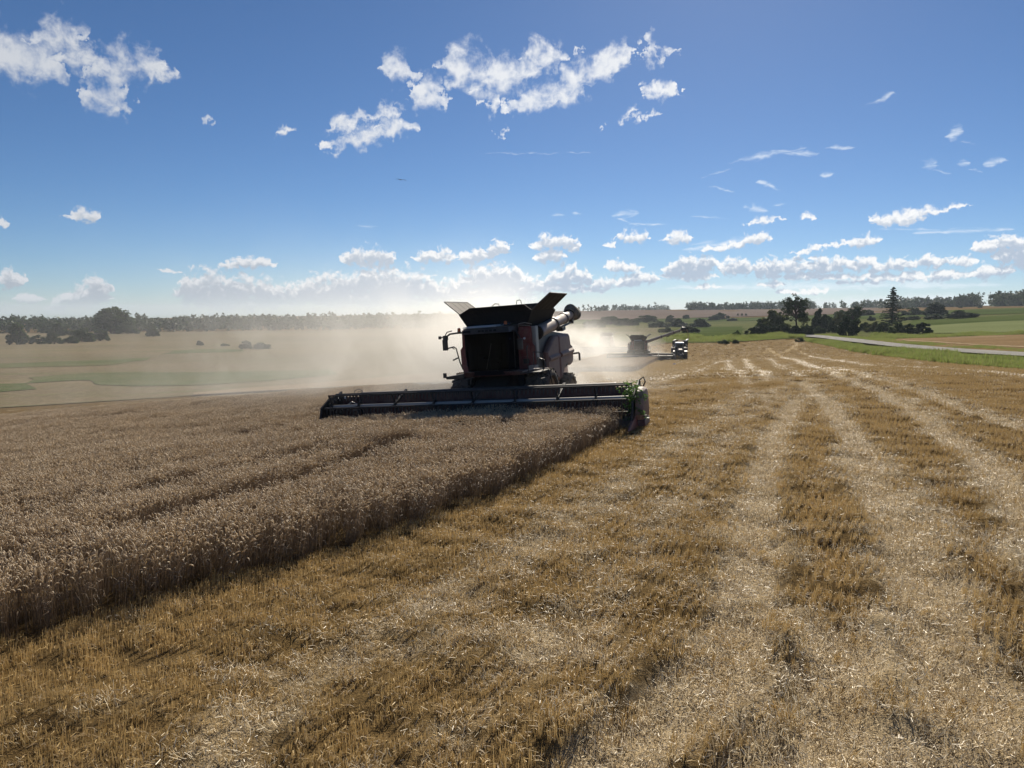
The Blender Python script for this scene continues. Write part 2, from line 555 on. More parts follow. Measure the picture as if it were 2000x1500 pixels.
# ------------------------------------------------------------------ materials
def new_mat(name):
    m = bpy.data.materials.new(name); m.use_nodes = True
    t = NT(m.node_tree)
    for nd in list(t.n): t.n.remove(nd)
    out = t.node('ShaderNodeOutputMaterial')
    return m, t, out


def principled(t, col, rough=0.6, metal=0.0, spec=0.5):
    if spec == 0.0:          # matt land: no sheen at grazing angles
        p = t.node('ShaderNodeBsdfDiffuse')
        t._in(p.inputs['Color'], (*col, 1) if isinstance(col, tuple) and len(col) == 3 else col)
        return p
    p = t.node('ShaderNodeBsdfPrincipled')
    t._in(p.inputs['Base Color'], (*col, 1) if isinstance(col, tuple) and len(col) == 3 else col)
    t._in(p.inputs['Roughness'], rough)
    p.inputs['Metallic'].default_value = metal
    p.inputs['Specular IOR Level'].default_value = spec
    return p


def paint(name, col, dust=0.3, rough=0.45, metal=0.0, spec=0.5, dustcol=(0.40, 0.33, 0.25), scale=3.0):
    """painted metal, rubber or plastic with a film of harvest dust"""
    m, t, out = new_mat(name)
    tc_ = t.node('ShaderNodeTexCoord')
    n1 = t.noise(tc_.outputs['Object'], scale, 6, 0.65)
    n2 = t.noise(tc_.outputs['Object'], scale * 9, 4, 0.6)
    geo = t.node('ShaderNodeNewGeometry')
    nz = t.sep(geo.outputs['Normal'])[2]
    up = t.smooth(nz, 0.1, 0.95, 0.0, 0.45)
    f = t.math('ADD', t.math('MULTIPLY', t.smooth(n1, 0.3, 0.75), dust), t.math('MULTIPLY', up, min(1.0, dust * 1.6)), clamp=True)
    f = t.math('MULTIPLY', f, t.smooth(n2, 0.2, 0.6, 0.65, 1.0), clamp=True)
    c = t.mix(f, col, dustcol)
    p = principled(t, c, t.math('ADD', rough, t.math('MULTIPLY', f, 0.35)), metal, spec)
    bp = t.node('ShaderNodeBump'); bp.inputs['Strength'].default_value = 0.08; bp.inputs['Distance'].default_value = 0.01
    t.link(n2, bp.inputs['Height']); t.link(bp.outputs[0], p.inputs['Normal'])
    t.link(p.outputs[0], out.inputs['Surface'])
    return m


def leafy(name, c1, c2, trans=0.3, rough=0.55, var=0.5, spec=0.3, scale=0.6):
    """thin plant matter: some light passes through it; every instance or clump a bit different"""
    m, t, out = new_mat(name)
    oi = t.node('ShaderNodeObjectInfo')
    tc_ = t.node('ShaderNodeTexCoord')
    geo = t.node('ShaderNodeNewGeometry')
    n1 = t.noise(geo.outputs['Position'], scale, 3, 0.6)
    f = t.math('ADD', t.math('MULTIPLY', geo.outputs['Random Per Island'], var), t.math('MULTIPLY', t.smooth(n1, 0.3, 0.7), 1 - var))
    c = t.mix(f, c1, c2)
    p = principled(t, c, rough, 0.0, spec)
    tr = t.node('ShaderNodeBsdfTranslucent'); t.link(c, tr.inputs['Color'])
    mx = t.node('ShaderNodeMixShader'); mx.inputs[0].default_value = trans
    t.link(p.outputs[0], mx.inputs[1]); t.link(tr.outputs[0], mx.inputs[2])
    t.link(mx.outputs[0], out.inputs['Surface'])
    return m
# ------------------------------------------------------------------ fields: where things are
EDGE = [at(-900, 1900), at(-450, 1480), at(0, 1255), at(300, 1170), at(600, 1085), at(800, 1022), at(1000, 955), at(1100, 905), at(1190, 853)]
EDGE_D = (EDGE[-1] - EDGE[3]).normalized()


def seg_dist(x, y, pts):
    """distance to a polyline, and side (positive to the right of its direction)"""
    x, y = np.asarray(x, float), np.asarray(y, float)
    best = np.full(x.shape, 1e9); side = np.zeros(x.shape)
    for a, b in zip(pts[:-1], pts[1:]):
        dx_, dy_ = b[0] - a[0], b[1] - a[1]
        L2 = dx_ * dx_ + dy_ * dy_ + 1e-9
        t = np.clip(((x - a[0]) * dx_ + (y - a[1]) * dy_) / L2, 0, 1)
        d = np.hypot(x - a[0] - t * dx_, y - a[1] - t * dy_)
        s = (x - a[0]) * dy_ - (y - a[1]) * dx_
        k = d < best
        best = np.where(k, d, best); side = np.where(k, np.sign(s), side)
    return best, side


# wheel tracks: (list of points in the photograph, half width m, strength of lying straw)
TRACKS_PX = [
    ([(1640, 1560), (1640, 1380), (1630, 1240)], 0.5, 1.0),
    ([(1440, 1480), (1480, 1290), (1500, 1200)], 0.5, 0.5),
    ([(1100, 1560), (1280, 1420), (1390, 1330), (1440, 1250), (1470, 1100), (1480, 1000), (1490, 920), (1520, 840), (1560, 780)], 0.5, 1.0),
    ([(1880, 1560), (1840, 1250), (1760, 1040), (1700, 930), (1660, 850), (1610, 780), (1560, 745)], 0.55, 1.0),
    ([(2100, 1160), (1985, 975), (1910, 890), (1800, 815), (1720, 765), (1640, 737), (1560, 705), (1500, 680)], 0.5, 1.25),
    ([(2140, 880), (2000, 838), (1880, 800), (1780, 760), (1700, 738), (1620, 720)], 0.5, 1.0),
    ([(330, 1600), (520, 1380), (780, 1220), (960, 1120), (1130, 1010), (1290, 890), (1400, 820), (1470, 760)], 0.7, 0.42),
    ([(700, 1620), (960, 1370), (1160, 1180), (1310, 1020), (1400, 900), (1460, 820), (1520, 760)], 0.6, 0.38),
    ([(1460, 752), (1430, 725), (1420, 700), (1424, 672)], 0.28, 0.8),
    ([(1500, 745), (1468, 720), (1455, 695), (1456, 674)], 0.36, 0.9),
    ([(1560, 735), (1520, 712), (1495, 690), (1486, 676)], 0.28, 0.7),
    ([(1240, 768), (1330, 735), (1400, 710), (1440, 690)], 0.35, 0.45),
    ([(1290, 745), (1345, 725), (1385, 705)], 0.3, 0.4),
    ([(1545, 675), (1600, 700), (1700, 715), (1850, 722), (2050, 745)], 0.5, 0.7),
    ([(1360, 722), (1460, 724), (1580, 730)], 0.7, 0.4),
    ([(1290, 757), (1420, 750), (1560, 745), (1640, 742)], 0.7, 0.45),
    ([(1530, 690), (1560, 672), (1545, 668)], 0.7, 0.8),
]
TRACKS = [([at(*p) for p in pts], hw * S, st) for pts, hw, st in TRACKS_PX]


def vnoise(x, y, s, seed=0):
    """cheap tileable-free value noise on arrays"""
    x, y = np.asarray(x, float) / s + seed * 17.31, np.asarray(y, float) / s + seed * 9.77
    xi, yi = np.floor(x).astype(np.int64), np.floor(y).astype(np.int64)
    u, v = x - xi, y - yi
    u, v = u * u * (3 - 2 * u), v * v * (3 - 2 * v)
    def h(i, j):
        n = (i * 374761393 + j * 668265263 + seed * 974711) & 0x7fffffff
        n = ((n ^ (n >> 13)) * 1274126177) & 0x7fffffff
        return ((n ^ (n >> 16)) & 0xffff) / 65535.0
    return (h(xi, yi) * (1 - u) + h(xi + 1, yi) * u) * (1 - v) + (h(xi, yi + 1) * (1 - u) + h(xi + 1, yi + 1) * u) * v


def straw_amount(x, y):
    """0..1: how much pale chopped straw lies on the stubble"""
    x, y = np.asarray(x, float), np.asarray(y, float)
    s = np.zeros(x.shape)
    wob = 0.2 * (vnoise(x, y, 1.1, 3) - 0.5) * 2
    for pts, hw, st in TRACKS:
        d, _ = seg_dist(x, y, pts)
        s = np.maximum(s, 1.25 * st * np.exp(-((d * (1 + wob)) / (hw * 1.15)) ** 2))
    de, _ = seg_dist(x, y, EDGE)
    n = 0.6 * vnoise(x, y, 1.7, 1) + 0.4 * vnoise(x, y, 0.5, 2)
    stripe = 0.5 + 0.5 * np.sin(de / (5.6) * 2 * math.pi - 1.6)      # swaths left by each pass
    s = s + 0.50 * np.clip(n * 3.2 - 1.7, 0, 1) * (0.35 + 0.65 * sstep(de, 1.0, 4.0)) + 0.08 * stripe
    return np.clip(s, 0, 1.2)


def rut_depth(x, y):
    """wheels pressed the soil down a little, with lug prints"""
    x, y = np.asarray(x, float), np.asarray(y, float)
    z = np.zeros(x.shape)
    for k, (pts, hw, st) in enumerate(TRACKS[:6]):
        d, s = seg_dist(x, y, pts)
        prof = np.exp(-(d / hw) ** 4)
        z -= 0.10 * st * prof
        z += (0.05 + 0.09 * vnoise(x, y, 0.55, 77)) * st * np.exp(-((d - hw * 1.35) / (hw * 0.35)) ** 2)
    return z


def in_wheat(x, y):
    """signed: metres inside the standing wheat (negative outside)"""
    d, s = seg_dist(x, y, EDGE)
    return -d * s


def clods(x, y):
    return 0.15 * (vnoise(x, y, 0.9, 11) - 0.5) + 0.10 * (vnoise(x, y, 0.34, 12) - 0.5)


# ------------------------------------------------------------------ ground sheet
def make_ground():
    ang = np.concatenate([np.arange(-180, -46, 4.0), np.arange(-46, 46, 0.3), np.arange(46, 180, 4.0)])
    rad = [0.6]
    while rad[-1] < 7600:
        r = rad[-1]
        rad.append(r + max(0.09, r * (0.011 if r < 300 else 0.03)))
    rad = np.array(rad)
    A, RR = np.meshgrid(np.radians(ang), rad, indexing='ij')
    X, Y = RR * np.sin(A), RR * np.cos(A)
    Z = base_height(X, Y)
    nearw = 1 - sstep(RR, 45, 75)
    Z = Z + nearw * (clods(X, Y) + rut_depth(X, Y))
    na, nr = X.shape
    V = np.stack([X, Y, Z], -1).reshape(-1, 3)
    V = np.vstack([V, [[0, 0, ground_z(0, 0)]]])
    i = np.arange(na)[:, None]; j = np.arange(nr - 1)[None, :]
    i2 = (i + 1) % na
    F = np.stack([i * nr + j + 0 * i2, i2 * nr + j, i2 * nr + j + 1, i * nr + j + 1], -1).reshape(-1, 4)
    me = fast_mesh('ground', V, F, [MAT['stubble_soil']], smooth=True)
    at_ = me.attributes.new('straw', 'FLOAT', 'POINT')
    st = np.append(straw_amount(X, Y).ravel(), 0).astype(np.float32)
    at_.data.foreach_set('value', st)
    o = bpy.data.objects.new('ground', me); COL.objects.link(o)
    tag(o, kind='structure')
    return o


MAT = {}


def mat_soil():
    m, t, out = new_mat('stubble_soil')
    geo = t.node('ShaderNodeNewGeometry')
    P = geo.outputs['Position']
    a = t.node('ShaderNodeAttribute', attribute_name='straw')
    n1 = t.noise(P, 0.05, 5, 0.6)
    n2 = t.noise(P, 0.8, 6, 0.7)
    n3 = t.noise(P, 6.0, 5, 0.7)
    n4 = t.noise(P, 34.0, 3, 0.7)
    # drilled rows seen as a fine grain
    c = t.mix(t.smooth(n2, 0.3, 0.7), (0.095, 0.062, 0.027), (0.200, 0.135, 0.058))
    c = t.mix(t.smooth(n1, 0.38, 0.62), c, (0.15, 0.103, 0.048))
    c = t.mix(t.smooth(n3, 0.55, 0.78, 0, 0.8), c, (0.06, 0.043, 0.026))
    f = t.math('ADD', a.outputs['Fac'], t.math('MULTIPLY', t.math('SUBTRACT', n3, 0.5), 1.2))
    f = t.smooth(f, 0.25, 1.0)
    c = t.mix(f, c, (0.44, 0.345, 0.21))
    c = t.mix(t.smooth(n4, 0.45, 0.7, 0.0, 0.45), c, (0.07, 0.05, 0.03))
    p = principled(t, c, 0.85, 0, 0.0)
    bp = t.node('ShaderNodeBump'); bp.inputs['Strength'].default_value = 1.0; bp.inputs['Distance'].default_value = 0.09
    t.link(t.math('ADD', n3, t.math('MULTIPLY', n4, 0.5)), bp.inputs['Height'])
    t.link(bp.outputs[0], p.inputs['Normal'])
    t.link(p.outputs[0], out.inputs['Surface'])
    return m


def mat_field(name, c1, c2, c3=None, s1=0.03, s2=0.4, rough=0.9, stretch=(1, 1, 1), rot=0.0):
    m, t, out = new_mat(name)
    geo = t.node('ShaderNodeNewGeometry')
    mp = t.node('ShaderNodeMapping'); mp.inputs['Scale'].default_value = stretch; mp.inputs['Rotation'].default_value = (0, 0, rot)
    t.link(geo.outputs['Position'], mp.inputs['Vector'])
    P = mp.outputs[0]
    n1, n2, n3 = t.noise(P, s1, 6, 0.6), t.noise(P, s2, 6, 0.7), t.noise(geo.outputs['Position'], s2 * 6, 4, 0.7)
    c = t.mix(t.smooth(n1, 0.35, 0.65), c1, c2)
    if c3: c = t.mix(t.smooth(n2, 0.45, 0.7, 0, 0.8), c, c3)
    c = t.mix(t.smooth(n3, 0.3, 0.75, 0.0, 0.55), c, tuple(v * 0.4 for v in c1))
    p = principled(t, c, rough, 0, 0.0)
    bp = t.node('ShaderNodeBump'); bp.inputs['Strength'].default_value = 0.8; bp.inputs['Distance'].default_value = 0.3
    t.link(t.math('ADD', n2, n3), bp.inputs['Height']); t.link(bp.outputs[0], p.inputs['Normal'])
    t.link(p.outputs[0], out.inputs['Surface'])
    return m


def resample(pts, n):
    P = np.array([[p[0], p[1]] for p in pts], float)
    d = np.concatenate([[0], np.cumsum(np.hypot(*np.diff(P, axis=0).T))])
    # Catmull-like smoothing through dense linear interpolation then box filter
    q = np.linspace(0, d[-1], n)
    out = np.stack([np.interp(q, d, P[:, 0]), np.interp(q, d, P[:, 1])], -1)
    k = max(1, n // (len(pts) * 3)) * 2 + 1
    if k >= 3 and len(pts) > 2:
        pad = np.pad(out, ((k // 2, k // 2), (0, 0)), mode='edge')
        sm = np.stack([np.convolve(pad[:, i], np.ones(k) / k, mode='valid') for i in (0, 1)], -1)
        sm[0], sm[-1] = out[0], out[-1]
        out = sm
    return out


def loft(name, a_px, b_px, nu, nv, lift, mat, kind='structure', wobble=0.0, bump=0.0, world=False):
    """a sheet of land between two curves of the photograph, laid on the terrain"""
    A = resample(a_px if world else [at(*p) for p in a_px], nu)
    B = resample(b_px if world else [at(*p) for p in b_px], nu)
    t = np.linspace(0, 1, nv)[None, :, None]
    P = A[:, None, :] * (1 - t) + B[:, None, :] * t
    X, Y = P[..., 0], P[..., 1]
    if wobble:
        e = np.minimum(t[..., 0], 1 - t[..., 0])
        X = X + wobble * (vnoise(X, Y, wobble * 3, 5) - 0.5); Y = Y + wobble * (vnoise(X, Y, wobble * 3, 6) - 0.5)
    Z = base_height(X, Y) + lift
    if bump:
        Z = Z + bump * vnoise(X, Y, bump * 4, 7) + bump * 0.6 * vnoise(X, Y, bump * 1.3, 8)
    V = np.stack([X, Y, Z], -1).reshape(-1, 3)
    i = np.arange(nu - 1)[:, None]; j = np.arange(nv - 1)[None, :]
    F = np.stack([i * nv + j, (i + 1) * nv + j, (i + 1) * nv + j + 1, i * nv + j + 1], -1).reshape(-1, 4)
    me = fast_mesh(name, V, F, [mat], smooth=True)
    o = bpy.data.objects.new(name, me); COL.objects.link(o)
    tag(o, kind=kind)
    return o


MAT['stubble_soil'] = mat_soil()
make_ground()

# ------------------------------------------------------------------ the land beyond: sheets laid one over the other
G_MEADOW = mat_field('meadow_grass', (0.095, 0.118, 0.042), (0.145, 0.155, 0.062), (0.17, 0.145, 0.075), 0.02, 0.25)
G_HOLLOW = mat_field('hollow_grass', (0.105, 0.130, 0.060), (0.15, 0.155, 0.08), (0.18, 0.15, 0.09), 0.03, 0.3)
G_STRIP = mat_field('pale_stubble', (0.27, 0.205, 0.135), (0.34, 0.27, 0.185), (0.22, 0.17, 0.10), 0.05, 0.3, stretch=(0.3, 1, 1))
G_PALE = mat_field('pale_crop', (0.17, 0.20, 0.085), (0.21, 0.235, 0.11), None, 0.01, 0.3)
G_DARKG = mat_field('grazed_grass', (0.065, 0.090, 0.028), (0.10, 0.125, 0.042), None, 0.012, 0.2)
G_VERGE = mat_field('verge_soil', (0.10, 0.15, 0.035), (0.15, 0.20, 0.05), (0.16, 0.14, 0.06), 0.06, 0.6)
G_BROWN = mat_field('far_stubble', (0.24, 0.16, 0.085), (0.30, 0.21, 0.12), (0.17, 0.13, 0.06), 0.03, 0.25, stretch=(0.25, 1, 1))
G_HILL = mat_field('far_ripe_crop', (0.165, 0.128, 0.105), (0.205, 0.16, 0.13), None, 0.006, 0.1)
G_VALLEY = mat_field('valley_stubble', (0.175, 0.145, 0.095), (0.225, 0.18, 0.115), (0.15, 0.155, 0.075), 0.012, 0.12, stretch=(0.3, 1, 1))
G_ROAD = mat_field('gravel_road', (0.44, 0.42, 0.385), (0.52, 0.50, 0.46), None, 0.3, 3.0)
G_STRAW = mat_field('straw_swath', (0.42, 0.32, 0.19), (0.50, 0.39, 0.25), (0.30, 0.2, 0.1), 0.2, 1.5)

# left: the valley with its stubble and green hollows
loft('valley_field', [(-700, 835), (0, 797), (330, 776), (640, 757), (900, 745), (1130, 700), (1300, 672)],
     [(-700, 655), (0, 651), (300, 648), (640, 646), (900, 640), (1130, 632), (1300, 634)], 160, 60, 0.10, G_VALLEY)
loft('green_hollow', [(60, 750), (160, 744), (260, 757), (420, 752), (560, 742), (640, 736)], [(60, 738), (160, 730), (260, 728), (420, 727), (560, 726), (640, 722)], 60, 16, 0.2, G_HOLLOW, wobble=6)
loft('green_hollow', [(-200, 775), (-60, 772), (55, 762)], [(-200, 758), (-60, 752), (55, 750)], 30, 10, 0.2, G_HOLLOW, wobble=4)
loft('green_hollow', [(-100, 722), (80, 718), (200, 716), (300, 704)], [(-100, 714), (80, 708), (200, 704), (300, 699)], 40, 8, 0.2, G_HOLLOW, wobble=8)
loft('green_hollow', [(320, 692), (400, 690), (470, 688)], [(320, 687), (400, 682), (470, 684)], 24, 6, 0.2, G_HOLLOW, wobble=8)
loft('pale_stubble_strip', [(380, 774), (520, 765.5), (640, 758.5), (760, 753), (900, 748)], [(380, 770), (520, 757), (640, 748), (760, 738), (900, 726)], 60, 10, 0.22, G_STRIP, wobble=3)
# right: beyond the end of the stubble
loft('meadow', [(1080, 668), (1200, 667), (1320, 671), (1440, 669), (1520, 663), (1575, 661), (1700, 683), (1800, 700), (2000, 716), (2400, 742)],
     [(1080, 634), (1200, 629), (1320, 628), (1440, 624), (1520, 622), (1575, 622), (1700, 624), (1800, 622), (2000, 612), (2400, 606)], 160, 70, 0.10, G_MEADOW)
loft('grazed_field', [(1340, 660), (1450, 656)], [(1340, 640), (1450, 638)], 30, 10, 0.24, G_DARKG, wobble=4)
loft('grazed_field', [(1780, 640), (1880, 637), (2000, 632), (2300, 626)], [(1780, 626), (1880, 622), (2000, 616), (2300, 608)], 40, 14, 0.24, G_DARKG, wobble=4)
loft('pale_crop_field', [(1790, 652), (1880, 652), (2000, 650), (2300, 648)], [(1790, 639), (1880, 633), (2000, 627), (2300, 622)], 40, 20, 0.30, G_PALE, wobble=3)
loft('far_meadow', [(1080, 634), (1320, 629), (1575, 623), (1700, 625), (2000, 613), (2400, 607)], [(1080, 622), (1320, 621), (1575, 617), (1700, 612), (2000, 602), (2400, 598)], 120, 12, 0.35, G_DARKG)
loft('hill_field', [(1080, 626), (1180, 625), (1300, 623), (1400, 620), (1500, 617), (1700, 613), (1760, 611)], [(1080, 610), (1180, 607), (1300, 604), (1400, 602), (1500, 602), (1700, 601), (1760, 600)], 120, 14, 0.6, G_HILL)
loft('right_stubble_field', [(1700, 672), (1760, 682), (1850, 688), (2000, 694), (2400, 706)], [(1700, 666), (1760, 663), (1850, 659), (2000, 655), (2400, 648)], 60, 20, 0.22, G_BROWN, wobble=2)
loft('straw_swath', [(1765, 667), (1830, 671), (1920, 678), (2060, 684)], [(1765, 665.5), (1830, 669), (1920, 676), (2060, 681)], 40, 3, 0.27, G_STRAW, wobble=1)
loft('straw_swath', [(1850, 661.5), (1900, 661), (1960, 659.5)], [(1850, 660.2), (1900, 659.6), (1960, 658.2)], 24, 3, 0.27, G_STRAW, wobble=1)
loft('road', [(1540, 657), (1600, 662), (1680, 672.5), (1760, 682.5), (1850, 691), (1930, 697), (2010, 702), (2300, 719)], [(1540, 654.8), (1600, 656.5), (1680, 665), (1760, 675), (1850, 683.5), (1930, 689), (2010, 694), (2300, 709)], 90, 6, 0.42, G_ROAD)
# ------------------------------------------------------------------ where the big machine stands
YAW, ROLL = R(19.5), R(4.0)
_c = (at(600, 838) + at(1228, 850)) / 2
HEAD_DIR = Vector((-math.sin(YAW), -math.cos(YAW), 0))       # the way it drives
SIDE_DIR = Vector((math.cos(YAW), -math.sin(YAW), 0))        # its left side, to our right
CUT_Y = -4.15                                                # knife, in the machine's own axes
COMBINE_X, COMBINE_Y = -0.19, 31.9
COMBINE_AT = Vector((COMBINE_X, COMBINE_Y, ground_z(COMBINE_X, COMBINE_Y)))


def machine_xy(x, y):
    dx_, dy_ = np.asarray(x) - COMBINE_AT.x, np.asarray(y) - COMBINE_AT.y
    lx = dx_ * SIDE_DIR.x + dy_ * SIDE_DIR.y
    ly = -(dx_ * HEAD_DIR.x + dy_ * HEAD_DIR.y)
    return lx, ly


FAR_EDGE = [at(-700, 850, 0.8), at(0, 799, 0.8), at(160, 789, 0.8), at(330, 776, 0.8), at(480, 767, 0.8), at(640, 757, 0.8), at(880, 750, 0.8), at(1000, 748, 0.8)]
TRAM = [[at(-500, 1120, 0.75), at(0, 1002, 0.75), at(300, 941, 0.75), at(640, 862, 0.75)], [at(-400, 1190, 0.75), at(0, 1078, 0.75), at(300, 1003, 0.75), at(560, 928, 0.75), at(800, 846, 0.75)]]


def wheat_mask(x, y):
    inside = in_wheat(x, y) + 0.25 * (vnoise(x, y, 1.3, 21) - 0.5) + 0.15 * (vnoise(x, y, 0.4, 22) - 0.5)
    lx, ly = machine_xy(x, y)
    d, s = seg_dist(x, y, FAR_EDGE)
    ok = (inside > 0) & ~((ly > CUT_Y + 0.25) & (lx > -6.05)) & (s > 0)
    ok &= ~((ly > CUT_Y - 0.3) & (ly < 2) & (lx > -6.4) & (lx <= -6.05))
    return ok, inside


# ------------------------------------------------------------------ instancing on points (one object of uncountable plants)
def scatter(name, pts, rots, scales, idx, protos, label=None, cat=None):
    me = bpy.data.meshes.new(name)
    n = len(pts)
    me.vertices.add(n)
    me.vertices.foreach_set('co', np.asarray(pts, np.float32).ravel())
    for nm, typ, dat in (('rot', 'FLOAT_VECTOR', rots), ('scl', 'FLOAT_VECTOR', scales)):
        a = me.attributes.new(nm, typ, 'POINT'); a.data.foreach_set('vector', np.asarray(dat, np.float32).ravel())
    a = me.attributes.new('idx', 'INT', 'POINT'); a.data.foreach_set('value', np.asarray(idx, np.int32))
    o = bpy.data.objects.new(name, me); COL.objects.link(o)
    pc = bpy.data.collections.new(name + '_tufts')
    for p in protos: pc.objects.link(p)
    g = bpy.data.node_groups.new(name + '_spread', 'GeometryNodeTree')
    g.interface.new_socket('Geometry', in_out='INPUT', socket_type='NodeSocketGeometry')
    g.interface.new_socket('Geometry', in_out='OUTPUT', socket_type='NodeSocketGeometry')
    gi, go = g.nodes.new('NodeGroupInput'), g.nodes.new('NodeGroupOutput')
    ip = g.nodes.new('GeometryNodeInstanceOnPoints'); ip.inputs['Pick Instance'].default_value = True
    ci = g.nodes.new('GeometryNodeCollectionInfo'); ci.inputs['Collection'].default_value = pc
    ci.inputs['Separate Children'].default_value = True; ci.inputs['Reset Children'].default_value = True
    def attr(nm, typ):
        nd = g.nodes.new('GeometryNodeInputNamedAttribute'); nd.data_type = typ; nd.inputs['Name'].default_value = nm
        return [s for s in nd.outputs if s.enabled and s.name == 'Attribute'][0]
    er = g.nodes.new('FunctionNodeEulerToRotation')
    g.links.new(attr('rot', 'FLOAT_VECTOR'), er.inputs[0])
    g.links.new(gi.outputs[0], ip.inputs['Points'])
    g.links.new(ci.outputs[0], ip.inputs['Instance'])
    g.links.new(attr('idx', 'INT'), ip.inputs['Instance Index'])
    g.links.new(er.outputs[0], ip.inputs['Rotation'])
    g.links.new(attr('scl', 'FLOAT_VECTOR'), ip.inputs['Scale'])
    g.links.new(ip.outputs[0], go.inputs[0])
    md = o.modifiers.new('spread', 'NODES'); md.node_group = g
    tag(o, label, cat, kind='stuff')
    return o


def rot_tilt(spin, tdir, tang):
    """eulers: spin about z, then lean by tang towards the heading tdir (x, y)"""
    out = np.zeros((len(spin), 3), np.float32)
    for i in range(len(spin)):
        ax = Vector((-tdir[i][1], tdir[i][0], 0.0))
        M = Matrix.Rotation(float(tang[i]), 3, ax if ax.length > 1e-6 else Vector((1, 0, 0))) @ Matrix.Rotation(float(spin[i]), 3, 'Z')
        out[i] = M.to_euler()
    return out


class Blades:
    """many thin ribbons and spindles in one mesh, with a material slot per kind"""
    def __init__(self): self.V, self.F, self.M, self.n = [], [], [], 0

    def ribbon(self, pts, widths, side, m):
        pts = np.asarray(pts, float); side = np.asarray(side, float)
        w = np.asarray(widths, float)[:, None] * 0.5
        v = np.empty((2 * len(pts), 3)); v[0::2] = pts - side * w; v[1::2] = pts + side * w
        self.V.append(v)
        for k in range(len(pts) - 1):
            b = self.n + 2 * k
            self.F.append((b, b + 1, b + 3, b + 2)); self.M.append(m)
        self.n += len(v)

    def spindle(self, pts, rads, m, n=4):
        pts = [Vector(p) for p in pts]
        d = (pts[-1] - pts[0]).normalized(); u = d.orthogonal().normalized(); w = d.cross(u)
        vs = []
        for p, r in zip(pts, rads):
            for k in range(n):
                a = 2 * math.pi * k / n
                vs.append(p + (u * math.cos(a) + w * math.sin(a)) * r)
        self.V.append(np.array([tuple(v) for v in vs]))
        for i in range(len(pts) - 1):
            for k in range(n):
                k2 = (k + 1) % n
                b = self.n
                self.F.append((b + i * n + k, b + i * n + k2, b + (i + 1) * n + k2, b + (i + 1) * n + k)); self.M.append(m)
        self.n += len(vs)

    def obj(self, name, mats):
        me = fast_mesh(name, np.concatenate(self.V), np.array(self.F), mats, self.M)
        return bpy.data.objects.new(name, me)


M_EAR = leafy('wheat_ear', (0.50, 0.40, 0.275), (0.80, 0.675, 0.49), 0.40, 0.5, 0.7, 0.35)
M_STALK = leafy('wheat_stalk', (0.17, 0.120, 0.078), (0.33, 0.245, 0.16), 0.16, 0.5, 0.7, 0.3)
M_LEAF = leafy('wheat_leaf', (0.20, 0.15, 0.105), (0.38, 0.30, 0.22), 0.28, 0.6, 0.7, 0.2)
M_STUB = leafy('stubble_stem', (0.35, 0.240, 0.092), (0.74, 0.55, 0.27), 0.20, 0.5, 0.8, 0.12, 0.25)
M_STRAW = leafy('chopped_straw', (0.66, 0.53, 0.32), (0.93, 0.82, 0.60), 0.18, 0.45, 0.8, 0.28, 0.8)
M_CHAFF = leafy('weathered_straw', (0.17, 0.11, 0.05), (0.38, 0.27, 0.13), 0.15, 0.6, 0.8, 0.3)


def wheat_tuft(k, size, n, h0=0.80):
    r = random.Random(100 + k); B = Blades()
    for _ in range(n):
        x, y = r.uniform(-size, size) / 2, r.uniform(-size, size) / 2
        h = h0 * r.uniform(0.86, 1.07)
        a = r.uniform(0, 2 * math.pi); ln = abs(r.gauss(0, 0.10)) * h
        dx_, dy_ = math.cos(a), math.sin(a)
        side = (-dy_, dx_, 0)
        P = [(x + dx_ * ln * t * t, y + dy_ * ln * t * t, h * t) for t in (0, 0.5, 1.0)]
        B.ribbon(P, (0.005, 0.0045, 0.0035), side, 1)
        # nodding ear
        nod = r.uniform(0.2, 2.2); L = r.uniform(0.075, 0.105)
        p = Vector(P[-1]); q = [p]; ang = math.atan2(ln * 2, h)
        for s in range(4):
            ang += nod / 4
            p = p + Vector((dx_ * math.sin(ang), dy_ * math.sin(ang), math.cos(ang))) * (L / 4 if s else L * 0.35)
            q.append(p)
        B.spindle(q, (0.002, 0.0065, 0.0085, 0.0075, 0.002), 0, 4)
        if r.random() < 0.55:       # dry leaf
            t0 = r.uniform(0.35, 0.8); b = a + r.uniform(-2, 2)
            c = Vector((x + dx_ * ln * t0 * t0, y + dy_ * ln * t0 * t0, h * t0)); o2 = Vector((math.cos(b), math.sin(b), 0))
            LL = r.uniform(0.10, 0.2)
            B.ribbon([c, c + o2 * LL * 0.5 + Vector((0, 0, 0.03)), c + o2 * LL * 0.8 - Vector((0, 0, 0.07))], (0.009, 0.008, 0.002), (-o2.y, o2.x, 0), 2)
    return B.obj('wheat_tuft_%02d' % k, [M_EAR, M_STALK, M_LEAF])


